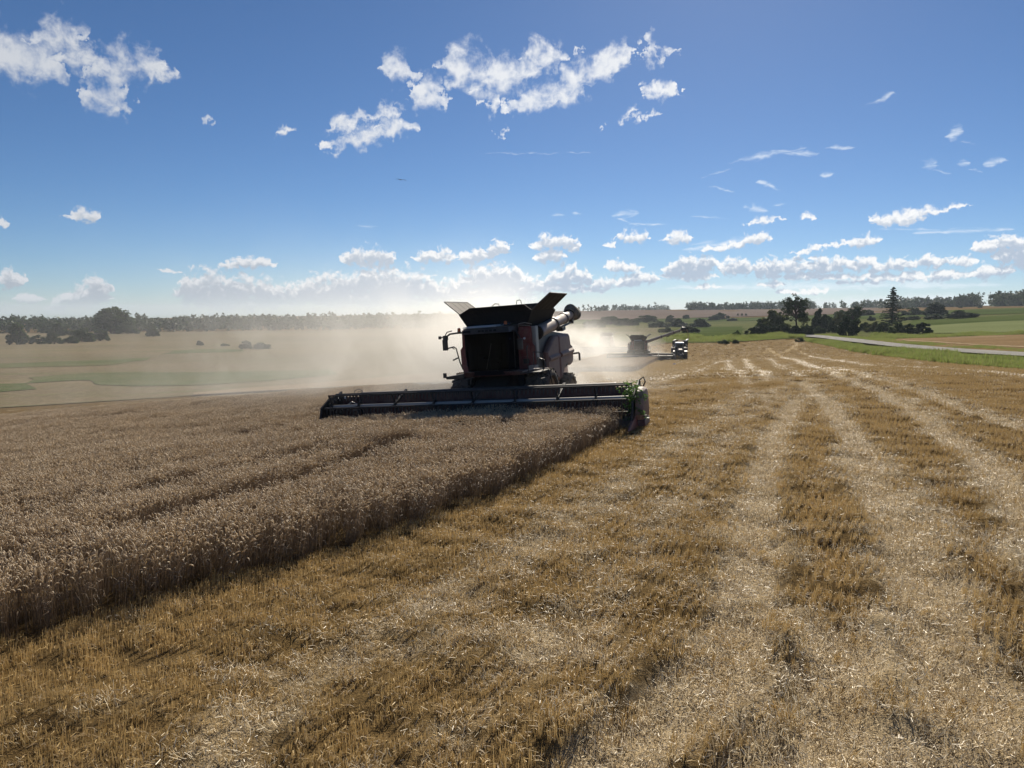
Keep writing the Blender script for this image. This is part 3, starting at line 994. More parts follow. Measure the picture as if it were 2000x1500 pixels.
def stubble_tuft(k, size=0.40, rows=3, per=34, hm=0.115):
    r = random.Random(300 + k); B = Blades()
    for i in range(rows):
        xr = (i + 0.5) / rows * size - size / 2
        for _ in range(per):
            x, y = xr + r.gauss(0, 0.016), r.uniform(-size, size) / 2
            h = hm * r.uniform(0.55, 1.2)
            a = r.uniform(0, 6.283); ln = abs(r.gauss(0, 0.18)) * h
            dx_, dy_ = math.cos(a), math.sin(a); b = a + r.uniform(0.6, 2.4)
            B.ribbon([(x, y, -0.03), (x + dx_ * ln * 0.5, y + dy_ * ln * 0.5, h * 0.5), (x + dx_ * ln, y + dy_ * ln, h)], (0.0055, 0.005, 0.0045), (-math.sin(b), math.cos(b), 0), 0)
            if r.random() < 0.14:
                b = r.uniform(0, 6.283); LL = r.uniform(0.05, 0.13)
                B.ribbon([(x, y, h * 0.5), (x + math.cos(b) * LL * 0.6, y + math.sin(b) * LL * 0.6, h * 0.55), (x + math.cos(b) * LL, y + math.sin(b) * LL, h * 0.25)], (0.008, 0.008, 0.003), (-math.sin(b), math.cos(b), 0.2), 1 if r.random() < 0.6 else 0)
    for _ in range(12):             # litter between the rows
        x, y = r.uniform(-size, size) / 2, r.uniform(-size, size) / 2
        a = r.uniform(0, 6.283); L = r.uniform(0.025, 0.08) / 2; z = r.uniform(0.01, 0.06); dz_ = r.uniform(-0.03, 0.03)
        B.ribbon([(x - math.cos(a) * L, y - math.sin(a) * L, z - dz_), (x + math.cos(a) * L, y + math.sin(a) * L, z + dz_)], (0.005, 0.005), (-math.sin(a), math.cos(a), 0), 2 if r.random() < 0.3 else 1)
    return B.obj('stubble_tuft_%02d' % k, [M_STUB, M_CHAFF, M_STRAW])


def straw_tuft(k, size=0.46, n=95):
    r = random.Random(500 + k); B = Blades()
    for _ in range(n):
        x, y = r.gauss(0, size * 0.30), r.gauss(0, size * 0.30)
        a = r.uniform(0, 6.283); L = r.choice((0.02, 0.025, 0.03, 0.04, 0.05, 0.07)) * r.uniform(0.8, 1.3) / 2; z = r.uniform(0.01, 0.075); dz_ = r.gauss(0, 0.02); b = r.uniform(-0.4, 0.4)
        c_, s_ = math.cos(a), math.sin(a)
        B.ribbon([(x - c_ * L, y - s_ * L, z - dz_), (x + c_ * L, y + s_ * L, z + dz_)], (0.0046, 0.0046), (-s_, c_, r.uniform(-0.8, 0.8)), 0 if r.random() < 0.80 else 1)
    return B.obj('straw_tuft_%02d' % k, [M_STRAW, M_CHAFF])


def wedge_points(spacing, y0, y1, jit=0.5, margin=2.5, k=0.70):
    """jittered grid aligned with the drilled rows, inside a wedge of land in front of the camera"""
    d = np.array([EDGE_D.x, EDGE_D.y]); p = np.array([d[1], -d[0]])
    L = y1 * 1.5
    g = np.arange(-L, L, spacing)
    A, Bg = np.meshgrid(g, g)
    A = A + rng.uniform(-jit, jit, A.shape) * spacing; Bg = Bg + rng.uniform(-jit, jit, A.shape) * spacing
    X = A * d[0] + Bg * p[0]; Y = A * d[1] + Bg * p[1]
    m = (Y > y0) & (Y <= y1) & (np.abs(X) < k * Y + margin)
    return X[m], Y[m]


def land(x, y):
    r = np.hypot(x, y)
    return base_height(x, y) + (1 - sstep(r, 45, 75)) * (clods(x, y) + rut_depth(x, y))


def plant_wheat():
    protos = [wheat_tuft(k, 0.30, 32) for k in range(10)]
    x, y = wedge_points(0.25, 2.0, 56.0, margin=4)
    ok, inside = wheat_mask(x, y)
    tram = np.minimum(seg_dist(x, y, TRAM[0])[0], seg_dist(x, y, TRAM[1])[0])
    ok &= (tram > 0.46 + 0.06 * (vnoise(x, y, 0.6, 36) - 0.5)) & (rng.random(len(x)) < 0.97)
    x, y, inside = x[ok], y[ok], inside[ok]
    n = len(x)
    out = np.array([EDGE_D.y, -EDGE_D.x])
    lodge = np.clip((vnoise(x, y, 2.6, 31) - 0.30) * 2.0, 0, 1)
    lean = 0.04 * rng.random(n) + np.exp(-np.maximum(inside, 0) / 0.42) * (0.06 + 0.60 * lodge)
    along = np.array([-EDGE_D.x, -EDGE_D.y])
    td = np.array([out + along * 0.7 * rng.random() if i < 1.2 else np.array([math.cos(a), math.sin(a)]) for i, a in zip(inside, rng.random(n) * 6.283)])
    td /= np.linalg.norm(td, axis=1)[:, None]
    rot = rot_tilt(rng.random(n) * 6.283, td, lean)
    hs = 0.93 + 0.20 * (vnoise(x, y, 3.0, 33) - 0.5) + rng.normal(0, 0.025, n)
    scl = np.stack([np.full(n, 1.0), np.full(n, 1.0), hs], -1)
    z = land(x, y) - 0.02
    o = scatter('wheat', np.stack([x, y, z], -1), rot, scl, rng.integers(0, 10, n), protos)
    print('wheat tufts', n)
    return o


def plant_stubble():
    protos = [stubble_tuft(k) for k in range(8)]
    x1, y1 = wedge_points(0.34, 2.5, 46.0, 0.48)
    x2, y2 = wedge_points(0.75, 46.0, 120.0, 0.45, margin=4)
    x3, y3 = wedge_points(1.3, 120.0, 235.0, 0.5, margin=4)
    x, y = np.concatenate([x1, x2, x3]), np.concatenate([y1, y2, y3])
    far = y > 46
    ok = in_stubble(x, y)
    st = straw_amount(x, y)
    ok &= rng.random(len(x)) > np.clip(st * 1.1 - 0.45, 0, 0.75)
    ok &= ~((vnoise(x, y, 0.6, 41) < 0.09) & (y < 46))
    x, y, far, st = x[ok], y[ok], far[ok], st[ok]
    n = len(x)
    spin = math.atan2(EDGE_D.y, EDGE_D.x) - math.pi / 2 + rng.integers(0, 2, n) * math.pi + rng.normal(0, 0.12, n)
    lean = np.abs(rng.normal(0, 0.10, n)) + 0.6 * np.clip(st - 0.25, 0, 1) * rng.random(n)
    a = rng.random(n) * 6.283
    rot = rot_tilt(spin, np.stack([np.cos(a), np.sin(a)], -1), lean)
    h = (0.75 + 0.6 * vnoise(x, y, 2.2, 42)) * (1 - 0.5 * np.clip(st, 0, 1))
    w = np.where(far, np.where(y > 120, 2.8, 1.7), 1.0)
    scl = np.stack([w, w, h * np.where(far, np.where(y > 120, 1.5, 1.15), 1.0)], -1)
    z = land(x, y)
    print('stubble tufts', n)
    return scatter('stubble', np.stack([x, y, z], -1), rot, scl, rng.integers(0, 8, n), protos)


def lay_straw():
    protos = [straw_tuft(k) for k in range(8)]
    x1, y1 = wedge_points(0.20, 2.5, 46.0, 0.5)
    x2, y2 = wedge_points(0.6, 46.0, 130.0, 0.5, margin=4)
    x, y = np.concatenate([x1, x2]), np.concatenate([y1, y2])
    ok = in_stubble(x, y)
    st = straw_amount(x, y)
    ok &= rng.random(len(x)) < np.clip((st - 0.28) * 1.6, 0.04, 1)
    x, y = x[ok], y[ok]; n = len(x)
    spin = rng.random(n) * 6.283; a = rng.random(n) * 6.283
    rot = rot_tilt(spin, np.stack([np.cos(a), np.sin(a)], -1), np.abs(rng.normal(0, 0.13, n)))
    w = np.where(y > 46, 2.0, 1.0) * rng.uniform(0.8, 1.25, n)
    scl = np.stack([w, w, rng.uniform(0.7, 1.5, n)], -1)
    print('straw tufts', n)
    return scatter('chopped_straw', np.stack([x, y, land(x, y)], -1), rot, scl, rng.integers(0, 8, n), protos)


FIELD_END = [at(1320, 672), at(1440, 670), at(1520, 664), at(1570, 664), at(1700, 690), at(1800, 705), at(2000, 722), at(2300, 750)]


def in_stubble(x, y):
    w, _ = wheat_mask(x, y)
    lx, ly = machine_xy(x, y)
    inside = in_wheat(x, y)
    beyond, s = seg_dist(x, y, FAR_EDGE)
    d, s2 = seg_dist(x, y, FIELD_END)
    standing = (inside > 0) & ~((ly > CUT_Y) & (np.abs(lx) < 6.6)) & ~((y > 52) & (x > 0.09 * y))
    return (~w) & ~standing & (s2 > 0)


plant_wheat()
plant_stubble()
lay_straw()
# ------------------------------------------------------------------ machine materials
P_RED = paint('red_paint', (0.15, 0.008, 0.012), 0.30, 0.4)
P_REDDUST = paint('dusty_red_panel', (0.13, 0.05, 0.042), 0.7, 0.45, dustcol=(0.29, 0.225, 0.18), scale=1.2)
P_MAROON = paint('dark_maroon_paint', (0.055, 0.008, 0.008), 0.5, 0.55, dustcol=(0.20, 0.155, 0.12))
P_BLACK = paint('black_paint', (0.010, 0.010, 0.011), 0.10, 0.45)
P_RUBBER = paint('tyre_rubber', (0.014, 0.014, 0.015), 0.45, 0.75, spec=0.25)
P_GREY = paint('grey_steel', (0.22, 0.22, 0.22), 0.35, 0.4, 0.5)
P_BRIGHT = paint('sunlit_tube_steel', (0.36, 0.35, 0.34), 0.25, 0.4, 0.6)  # the tube's sunlit top line, put into its colour as pale steel
P_TANK = paint('dark_tank_sheet', (0.010, 0.010, 0.011), 0.02, 0.7, spec=0.15)
P_FLAP = paint('sunlit_tank_flap', (0.085, 0.078, 0.072), 0.05, 0.75, spec=0.1)  # one lid's sunlit paleness put into its colour; other lids stay dark
P_AUGER = paint('dusty_auger_tube', (0.25, 0.19, 0.165), 0.8, 0.45, dustcol=(0.37, 0.31, 0.26), scale=1.5)
P_SILVER = paint('silver_rim', (0.25, 0.25, 0.25), 0.4, 0.5, 0.3)
P_WHITE = paint('white_roof', (0.50, 0.51, 0.52), 0.15, 0.45)
P_DBLUE = paint('dark_blue_paint', (0.008, 0.011, 0.028), 0.10, 0.6, spec=0.2)
P_DECAL = paint('pale_decal', (0.50, 0.50, 0.50), 0.2, 0.5)
P_CLOTH = paint('seat_cloth', (0.006, 0.006, 0.008), 0.0, 0.9, spec=0.1)
P_BELT = paint('draper_belt', (0.05, 0.045, 0.04), 0.5, 0.8)


def glass_mat(name, tint, gloss=0.03, ior=1.5):
    m, t, out = new_mat(name)
    g = t.node('ShaderNodeBsdfGlossy'); g.inputs['Roughness'].default_value = gloss; g.inputs['Color'].default_value = (0.22, 0.30, 0.50, 1)
    tr = t.node('ShaderNodeBsdfTransparent'); tr.inputs['Color'].default_value = (*tint, 1)
    fr = t.node('ShaderNodeFresnel'); fr.inputs['IOR'].default_value = ior
    mx = t.node('ShaderNodeMixShader')
    t.link(fr.outputs[0], mx.inputs[0]); t.link(tr.outputs[0], mx.inputs[1]); t.link(g.outputs[0], mx.inputs[2])
    t.link(mx.outputs[0], out.inputs['Surface'])
    return m


GLASS = glass_mat('tinted_glass', (0.03, 0.04, 0.06), ior=1.22)
LENS = glass_mat('lamp_lens', (0.55, 0.55, 0.55), 0.12)


def plain(name, col, rough, trans=0.0):
    m, t, out = new_mat(name)
    p = principled(t, col, rough)
    if trans: p.inputs['Transmission Weight'].default_value = trans
    t.link(p.outputs[0], out.inputs['Surface'])
    return m


AMBER = plain('amber_lens', (0.55, 0.14, 0.02), 0.25, 0.35)
REDLENS = plain('red_lens', (0.4, 0.02, 0.02), 0.25, 0.2)
MIRROR = plain('mirror_glass', (0.05, 0.06, 0.07), 0.05)
LAMP = plain('lamp_reflector', (0.75, 0.76, 0.78), 0.15)


def wheel(parent, loc, rad, width, nlug, side, name='wheel'):
    """tyre with chevron lugs and dished rim, axle along x; side: +1 outer face towards +x"""
    e = MB()
    w = width / 2
    prof = [(-w * 0.82, rad * 0.60), (-w, rad * 0.68), (-w * 1.02, rad * 0.82), (-w * 0.86, rad * 0.945), (-w * 0.4, rad * 0.96), (w * 0.4, rad * 0.96), (w * 0.86, rad * 0.945), (w * 1.02, rad * 0.82), (w, rad * 0.68), (w * 0.82, rad * 0.60)]
    e.lathe(prof, (0, 0, 0), 0, 40)
    for i in range(nlug):
        for s in (-1, 1):
            a = 2 * math.pi * (i + (0.5 if s > 0 else 0)) / nlug
            # a lug from the middle to the shoulder, swept back
            q = []
            for (xx, da, r0, r1, ww) in ((s * 0.02, 0.0, 0.95, 1.0, 0.045), (s * w * 0.98, 0.20, 0.91, 0.975, 0.05)):
                for (dr, dw) in ((r0, -1), (r0, 1), (r1, 1), (r1, -1)):
                    t = a + da + dw * ww * 0.8
                    q.append(Vector((xx, math.cos(t) * rad * dr, math.sin(t) * rad * dr)))
            e.add(q, [(0, 1, 2, 3), (7, 6, 5, 4), (0, 4, 5, 1), (1, 5, 6, 2), (2, 6, 7, 3), (3, 7, 4, 0)])
    wo = empty(name, loc, parent=parent)
    ty = e.build('tyre', P_RUBBER, wo, smooth=True)
    r = MB()
    o = side
    r.lathe([(o * w * 0.82, rad * 0.61), (o * w * 0.70, rad * 0.56), (o * w * 0.1, rad * 0.50), (o * w * 0.05, rad * 0.30), (o * w * 0.45, rad * 0.22), (o * w * 0.5, rad * 0.02)], (0, 0, 0), 0, 32)
    r.lathe([(-o * w * 0.82, rad * 0.61), (-o * w * 0.2, rad * 0.5), (-o * w * 0.1, rad * 0.05)], (0, 0, 0), 0, 32)
    r.build('rim', P_SILVER, wo, smooth=True)
    n = MB()
    for i in range(10):
        a = 2 * math.pi * i / 10
        n.tube([(o * w * 0.44, math.cos(a) * rad * 0.18, math.sin(a) * rad * 0.18), (o * w * 0.56, math.cos(a) * rad * 0.18, math.sin(a) * rad * 0.18)], rad * 0.02, 6)
    tag(n.build('wheel_nut', P_GREY, wo), kind='stuff')
    return wo


def make_combine(auger_out=False):
    """front towards -y, its left side towards +x, standing on z = 0"""
    root = empty('combine_harvester')
    # ---------------- chassis, feeder house, body
    m = MB()
    m.box((0, 2.4, 1.05), (1.5, 6.2, 0.5)); m.box((0, 0.0, 0.98), (2.7, 0.5, 0.5)); m.box((0, 3.95, 0.75), (2.5, 0.3, 0.28))
    m.box((0, 1.0, 1.55), (1.9, 2.6, 0.6))
    m.build('chassis', P_BLACK, root, bevel=0.02)
    m = MB()
    m.hexa([(-0.72, -2.9, 0.42), (0.72, -2.9, 0.42), (0.72, -0.3, 1.3), (-0.72, -0.3, 1.3), (-0.72, -2.9, 1.10), (0.72, -2.9, 1.10), (0.72, -0.4, 2.02), (-0.72, -0.4, 2.02)])
    for s in (-1, 1): m.tube([(s * 0.85, -2.4, 0.72), (s * 0.85, -0.4, 1.25)], 0.06, 8)
    m.build('feeder_house', P_BLACK, root, bevel=0.025)
    # body behind the cab, rear hood
    m = MB()
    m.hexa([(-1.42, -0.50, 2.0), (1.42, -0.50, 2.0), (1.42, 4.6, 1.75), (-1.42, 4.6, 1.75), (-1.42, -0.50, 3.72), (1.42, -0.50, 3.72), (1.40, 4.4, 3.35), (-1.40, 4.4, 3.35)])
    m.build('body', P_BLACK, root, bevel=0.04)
    m = MB()
    m.hexa([(-1.25, 4.4, 1.15), (1.25, 4.4, 1.15), (1.05, 6.0, 1.0), (-1.05, 6.0, 1.0), (-1.38, 4.4, 3.3), (1.38, 4.4, 3.3), (1.2, 5.7, 2.6), (-1.2, 5.7, 2.6)])
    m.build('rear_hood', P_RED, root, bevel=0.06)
    m = MB(); m.lathe([(0, 0.02), (0, 0.45), (0.3, 0.5), (0.32, 0.45)], (0.55, 5.7, 0.95), 2, 20); m.lathe([(0, 0.02), (0, 0.45), (0.3, 0.5), (0.32, 0.45)], (-0.55, 5.7, 0.95), 2, 20)
    m.build('straw_spreader', P_BLACK, root)
    # front bulkheads beside the cab, with ribs and a grab recess
    for s in (-1, 1):
        m = MB()
        m.prism([(s * 0.86, 2.02), (s * 1.52, 2.02), (s * 1.58, 2.35), (s * 1.60, 2.95), (s * 1.50, 3.08), (s * 1.48, 3.74), (s * 0.86, 3.74)], 1, -0.66, -0.50)
        p = m.build('front_panel', P_RED, root, bevel=0.03)
        q = MB()
        for k, (z0, hgt) in enumerate(((3.42, 0.5), (2.86, 0.42), (2.40, 0.36))):
            q.box((s * 1.20, -0.69, z0), (0.44 - 0.06 * k, 0.05, hgt))
        q.build('panel_rib', P_RED, p, bevel=0.04)
        q = MB(); q.box((s * 1.24, -0.725, 2.38), (0.24, 0.03, 0.2)); q.build('panel_recess', P_BLACK, p, bevel=0.02)
        q = MB(); q.lathe([(-0.03, 0.001), (-0.03, 0.045), (0.03, 0.05)], (s * 1.22, -0.72, 3.30), 1, 12); q.build('marker_lamp', LAMP, p)
    # side shields: dusty, curved over the rear wheel
    for s in (-1, 1):
        x0 = s * 1.50
        for (nm, prof) in (('side_shield', [(0.95, 1.95), (1.3, 1.55), (2.70, 1.30), (2.72, 3.30), (2.2, 3.28), (1.6, 3.02), (0.95, 2.62)]),
                           ('side_shield', [(2.76, 1.30), (3.05, 1.45), (3.35, 1.78), (3.9, 1.98), (4.5, 1.85), (4.95, 1.95), (5.08, 2.15), (5.05, 2.75), (4.72, 2.85), (4.55, 3.32), (2.76, 3.31)])):
            m = MB()
            # layered outline: bevelled shoulder, proud belt line
            n = len(prof)
            cy = sum(q[0] for q in prof) / n; cz = sum(q[1] for q in prof) / n
            def ring(xx, f): return [(xx, cy + (q[0] - cy) * f, cz + (q[1] - cz) * f) for q in prof]
            b = ring(x0 - s * 0.05, 1.0) + ring(x0 + s * 0.07, 1.0) + ring(x0 + s * 0.15, 0.90)
            fs = [tuple(range(n))]
            for l in range(2):
                fs += [(l * n + i, l * n + (i + 1) % n, (l + 1) * n + (i + 1) % n, (l + 1) * n + i) for i in range(n)]
            fs.append(tuple(range(2 * n, 3 * n)))
            m.add(b, fs)
            sh = m.build(nm, P_REDDUST, root, bevel=0.02)
            ys = [q[0] for q in prof]
            y0, y1 = min(ys) + 0.10, max(ys) - 0.16
            q = MB()
            zc = 2.45
            q.hexa([(x0 + s * 0.10, y0, zc - 0.20 + 0.05 * (y0 - 2.7)), (x0 + s * 0.24, y0 + 0.03, zc - 0.10 + 0.05 * (y0 - 2.7)), (x0 + s * 0.24, y1, zc - 0.10 + 0.05 * (y1 - 2.7)), (x0 + s * 0.10, y1, zc - 0.20 + 0.05 * (y1 - 2.7)),
                    (x0 + s * 0.10, y0, zc + 0.14 + 0.05 * (y0 - 2.7)), (x0 + s * 0.24, y0 + 0.03, zc + 0.0 + 0.05 * (y0 - 2.7)), (x0 + s * 0.24, y1, zc + 0.0 + 0.05 * (y1 - 2.7)), (x0 + s * 0.10, y1, zc + 0.14 + 0.05 * (y1 - 2.7))])
            q.build('belt_line', P_REDDUST, sh, bevel=0.02)
    m = MB(); m.box((1.52, -0.42, 3.10), (0.30, 0.34, 1.35)); m.build('corner_post', P_GREY, root, bevel=0.03)
    # ---------------- cab
    cab = empty('cab', parent=root)
    m = MB()      # floor pan and pillars
    m.prism([(-0.88, -0.55), (-0.94, -1.1), (-0.86, -1.72), (-0.5, -2.02), (0.5, -2.02), (0.86, -1.72), (0.94, -1.1), (0.88, -0.55)], 2, 1.96, 2.14)
    for s in (-1, 1):
        m.tube([(s * 0.85, -1.70, 2.1), (s * 0.90, -1.78, 2.8), (s * 0.90, -1.80, 3.62)], 0.032, 8)
        m.tube([(s * 0.88, -0.62, 2.1), (s * 0.90, -0.62, 3.62)], 0.05, 8)
    m.box((0, -0.56, 2.85), (1.72, 0.06, 1.6))
    m.build('cab_frame', P_CLOTH, cab)
    # curved windscreen
    V, F = [], []
    for j, z in enumerate((2.15, 2.5, 2.9, 3.3, 3.62)):
        for i in range(13):
            u = -1 + i / 6
            y = -1.72 - 0.34 * (1 - abs(u) ** 2.4) - 0.09 * (z - 2.1) / 1.5
            V.append((u * (0.85 + 0.05 * j / 4), y, z))
    for j in range(4):
        for i in range(12): F.append((j * 13 + i, j * 13 + i + 1, (j + 1) * 13 + i + 1, (j + 1) * 13 + i))
    mesh_obj('windscreen', V, F, GLASS, cab, smooth=True)
    for s in (-1, 1):
        mesh_obj('side_window', [(s * 0.87, -1.68, 2.15), (s * 0.90, -0.66, 2.15), (s * 0.92, -0.66, 3.6), (s * 0.92, -1.76, 3.6)], [(0, 1, 2, 3)], GLASS, cab)
        m = MB(); m.tube([(s * 0.88, -1.1, 2.14), (s * 0.925, -1.15, 3.6)], 0.025, 6); m.box((s * 0.93, -1.2, 2.75), (0.03, 0.05, 0.2)); m.build('door_frame', P_BLACK, cab)
    m = MB()      # roof with overhanging brow
    n = 10
    def edge(f, z, y0): return [(f * 1.0 * (-1 + 2 * k / n), y0 - 0.30 * (1 - abs(-1 + 2 * k / n) ** 2.4), z) for k in range(n + 1)]
    A = edge(0.99, 3.60, -1.86); A2 = [(0.97, -0.50, 3.60), (-0.97, -0.50, 3.60)]
    Bq = edge(0.95, 3.82, -1.80); B2 = [(0.95, -0.50, 3.88), (-0.95, -0.50, 3.88)]
    q = n + 3
    m.add(A + A2 + Bq + B2, [tuple(range(q)), tuple(reversed(range(q, 2 * q)))] + [(i, (i + 1) % q, q + (i + 1) % q, q + i) for i in range(q)])
    rf = m.build('cab_roof', P_BLACK, cab, bevel=0.03)
    m = MB(); m.hexa([(-0.90, -1.98, 3.838), (0.52, -1.98, 3.838), (0.52, -0.9, 3.882), (-0.90, -0.9, 3.882), (-0.88, -1.95, 3.885), (0.50, -1.95, 3.885), (0.50, -0.92, 3.925), (-0.88, -0.92, 3.925)])
    m.build('roof_cap', P_WHITE, rf, bevel=0.012)
    for k, x in enumerate((-0.84, -0.72, -0.60, -0.12, 0.02, 0.18, 0.34, 0.50)):  # lamp boxes stand in for illegible lettering along the brow
        yb = -1.86 - 0.30 * (1 - abs(x / 0.99) ** 2.4) - 0.01
        l = MB(); l.box((x, yb, 3.70), (0.10, 0.05, 0.075)); l.build('work_lamp', LENS, rf, bevel=0.012)
    # seat, column, wiper, console
    m = MB(); m.box((0, -1.0, 2.5), (0.5, 0.45, 0.14)); m.box((0, -0.76, 2.9), (0.48, 0.12, 0.75)); m.box((0, -1.0, 2.27), (0.3, 0.3, 0.35)); m.build('seat', P_CLOTH, cab, bevel=0.04)
    m = MB(); m.tube([(0, -1.65, 2.1), (0, -1.45, 2.75)], 0.05); m.lathe([(-0.015, 0.17), (0, 0.2), (0.015, 0.17)], (0, -1.43, 2.78), 2, 20); m.build('steering_column', P_BLACK, cab)
    m = MB(); m.box((-0.42, -1.1, 2.6), (0.2, 0.6, 0.1)); m.box((-0.5, -1.5, 2.95), (0.22, 0.05, 0.28)); m.build('console', P_BLACK, cab, bevel=0.01)
    m = MB(); m.tube([(0.05, -2.10, 2.2), (0.32, -2.12, 3.2)], 0.012, 6); m.build('wiper', P_BLACK, cab)
    # skirt under the screen
    m = MB(); m.hexa([(-0.98, -1.95, 1.90), (1.48, -1.75, 1.90), (1.52, -0.66, 1.95), (-0.98, -0.66, 1.95), (-0.95, -2.08, 2.12), (1.48, -1.80, 2.05), (1.52, -0.66, 2.05), (-0.95, -0.66, 2.12)])
    m.build('cab_skirt', P_MAROON, cab, bevel=0.03)
    # ---------------- mirrors, beacons
    for s in (-1, 1):
        mr = empty('mirror', parent=root)
        m = MB()
        if s < 0:
            m.tube([(-0.94, -1.80, 3.68), (-1.20, -1.92, 3.68), (-1.45, -2.00, 3.66), (-1.62, -2.06, 3.54)], 0.035, 8); m.tube([(-1.36, -2.00, 3.78), (-1.56, -2.04, 3.74), (-1.66, -2.06, 3.57)], 0.02, 6)
            m.tube([(-1.60, -2.06, 3.56), (-1.82, -2.10, 3.54)], 0.02, 6); m.box((-1.84, -2.12, 3.54), (0.10, 0.08, 0.12)); m.box((-1.62, -2.08, 3.52), (0.18, 0.12, 0.18))
        else:
            m.tube([(0.93, -1.5, 3.64), (1.15, -1.5, 3.62), (1.3, -1.5, 3.35)], 0.03, 8)
        m.build('mirror_arm', P_BLACK, mr)
        q = MB()
        xx = -1.64 if s < 0 else 1.3
        yy = -2.10 if s < 0 else -1.52
        q.box((xx, yy, 3.24 if s < 0 else 3.1), (0.21, 0.10, 0.44)); q.build('mirror_head', P_BLACK, mr, bevel=0.03)
        q = MB(); q.box((xx, yy + 0.056, 3.24 if s < 0 else 3.1), (0.17, 0.006, 0.38)); q.build('mirror_glass', MIRROR, mr)
    for (x, y, z) in ((-1.10, -1.88, 3.71), (0.78, -1.62, 3.87)):
        m = MB(); m.lathe([(0, 0.001), (0, 0.075), (0.03, 0.075)], (x, y, z), 2, 14); b = m.build('beacon', P_BLACK, root)
        m = MB(); m.lathe([(0.03, 0.068), (0.14, 0.062), (0.165, 0.04), (0.17, 0.001)], (x, y, z), 2, 14); m.build('beacon_lens', AMBER, b, smooth=True)
    for x in (0.62, 0.94):
        m = MB(); m.box((x, -1.60, 3.93), (0.10, 0.08, 0.09)); m.build('work_lamp', LENS, root, bevel=0.02)
    m = MB(); m.tube([(1.05, -0.9, 3.76), (1.1, -0.95, 3.9), (1.36, -0.95, 3.92), (1.52, -0.6, 3.85)], 0.018, 6); m.tube([(1.0, -0.9, 3.85), (1.5, -0.75, 3.80)], 0.014, 6); m.build('hand_rail', P_GREY, root)
    # ---------------- grain tank: hopper with opened lids
    tk = empty('grain_tank', parent=root)
    t = 0.02
    lo = [(-1.22, -0.45), (1.22, -0.45), (1.22, 2.5), (-1.22, 2.5)]
    hi = [(-1.62, -0.62), (1.58, -0.62), (1.58, 2.75), (-1.62, 2.75)]
    V = [(x, y, 3.70) for x, y in lo] + [(x, y, 4.42) for x, y in hi]
    V += [(x * 0.97, y * 0.97 + 0.03, 3.76) for x, y in lo] + [(x * 0.975, y * 0.97 + 0.03, 4.42) for x, y in hi]
    F = [(0, 1, 5, 4), (1, 2, 6, 5), (2, 3, 7, 6), (3, 0, 4, 7), (8, 12, 13, 9), (9, 13, 14, 10), (10, 14, 15, 11), (11, 15, 12, 8), (4, 5, 13, 12), (5, 6, 14, 13), (6, 7, 15, 14), (7, 4, 12, 15), (8, 9, 10, 11), (3, 2, 1, 0)]
    mesh_obj('hopper', V, F, P_TANK, tk)
    # front and rear extension, narrower at the top
    m = MB(); m.hexa([(-1.60, -0.62, 4.42), (1.56, -0.62, 4.42), (1.56, -0.59, 4.42), (-1.60, -0.59, 4.42), (-1.02, -0.82, 4.66), (1.30, -0.82, 4.66), (1.30, -0.79, 4.66), (-1.02, -0.79, 4.66)]); m.build('front_lid', P_TANK, tk)
    m = MB(); m.hexa([(-1.60, 2.75, 4.42), (1.56, 2.75, 4.42), (1.56, 2.78, 4.42), (-1.60, 2.78, 4.42), (-1.1, 2.98, 4.78), (1.2, 2.98, 4.78), (1.2, 3.01, 4.78), (-1.1, 3.01, 4.78)]); m.build('rear_lid', P_TANK, tk)
    # side lids swung out, with ribs
    for s, mat, tip, z1 in ((-1, P_FLAP, 2.26, 4.98), (1, P_TANK, 2.34, 5.02)):
        x0 = 1.60 if s < 0 else 1.56
        V = []
        for (dx_, dz_) in ((0, 0), (0.0, 0.035)):
            V += [(s * x0, -0.55, 4.42 + dz_), (s * x0, 2.2, 4.42 + dz_), (s * tip, 1.95, z1 + dz_), (s * tip, -0.50, z1 + dz_)]
        fl = mesh_obj('side_lid', V, [(0, 1, 2, 3), (7, 6, 5, 4), (0, 4, 5, 1), (1, 5, 6, 2), (2, 6, 7, 3), (3, 7, 4, 0)], mat, tk)
        q = MB()
        for k in range(5):
            y = -0.53 + k * 0.64
            f0, f1 = (y, min(y, 1.93))
            q.tube([(s * x0, f0 if k < 4 else 2.15, 4.44), (s * tip, f1 if k < 4 else 1.93, z1 + 0.02)], 0.028, 6)
        q.tube([(s * tip, -0.52, z1 + 0.02), (s * tip, 1.95, z1 + 0.02)], 0.03, 6)
        q.build('lid_rib', P_BLACK, fl)
    m = MB()
    m.tube([(-0.1, -0.75, 4.64), (0.06, -0.75, 4.76), (0.22, -0.75, 4.74), (0.26, -0.75, 4.64)], 0.018, 6)
    m.build('tank_handle', P_GREY, tk)
    m = MB()
    m.tube([(0.98, -0.75, 4.64), (1.01, -0.75, 4.82), (1.13, -0.75, 4.84), (1.18, -0.75, 4.80), (1.2, -0.75, 4.64)], 0.018, 6)
    m.build('tank_handle', P_GREY, tk)
    # ---------------- unloading auger
    ag = empty('unloading_auger', (1.45, 0.35, 3.50), parent=root)
    L = 5.6 if not auger_out else 7.6
    m = MB()          # along +y of its own frame
    m.tube([(0, -0.15, 0), (0, L * 0.40, 0)], 0.265, 20); a0 = m.build('auger_tube', P_AUGER, ag, smooth=True)
    m = MB(); m.tube([(0, L * 0.40, 0), (0, L * 0.72, 0)], 0.235, 20); m.build('auger_tube', P_AUGER, ag, smooth=True)
    m = MB(); m.tube([(0, L * 0.72, 0), (0, L * 0.92, 0)], 0.205, 20); m.build('auger_tube', P_AUGER, ag, smooth=True)
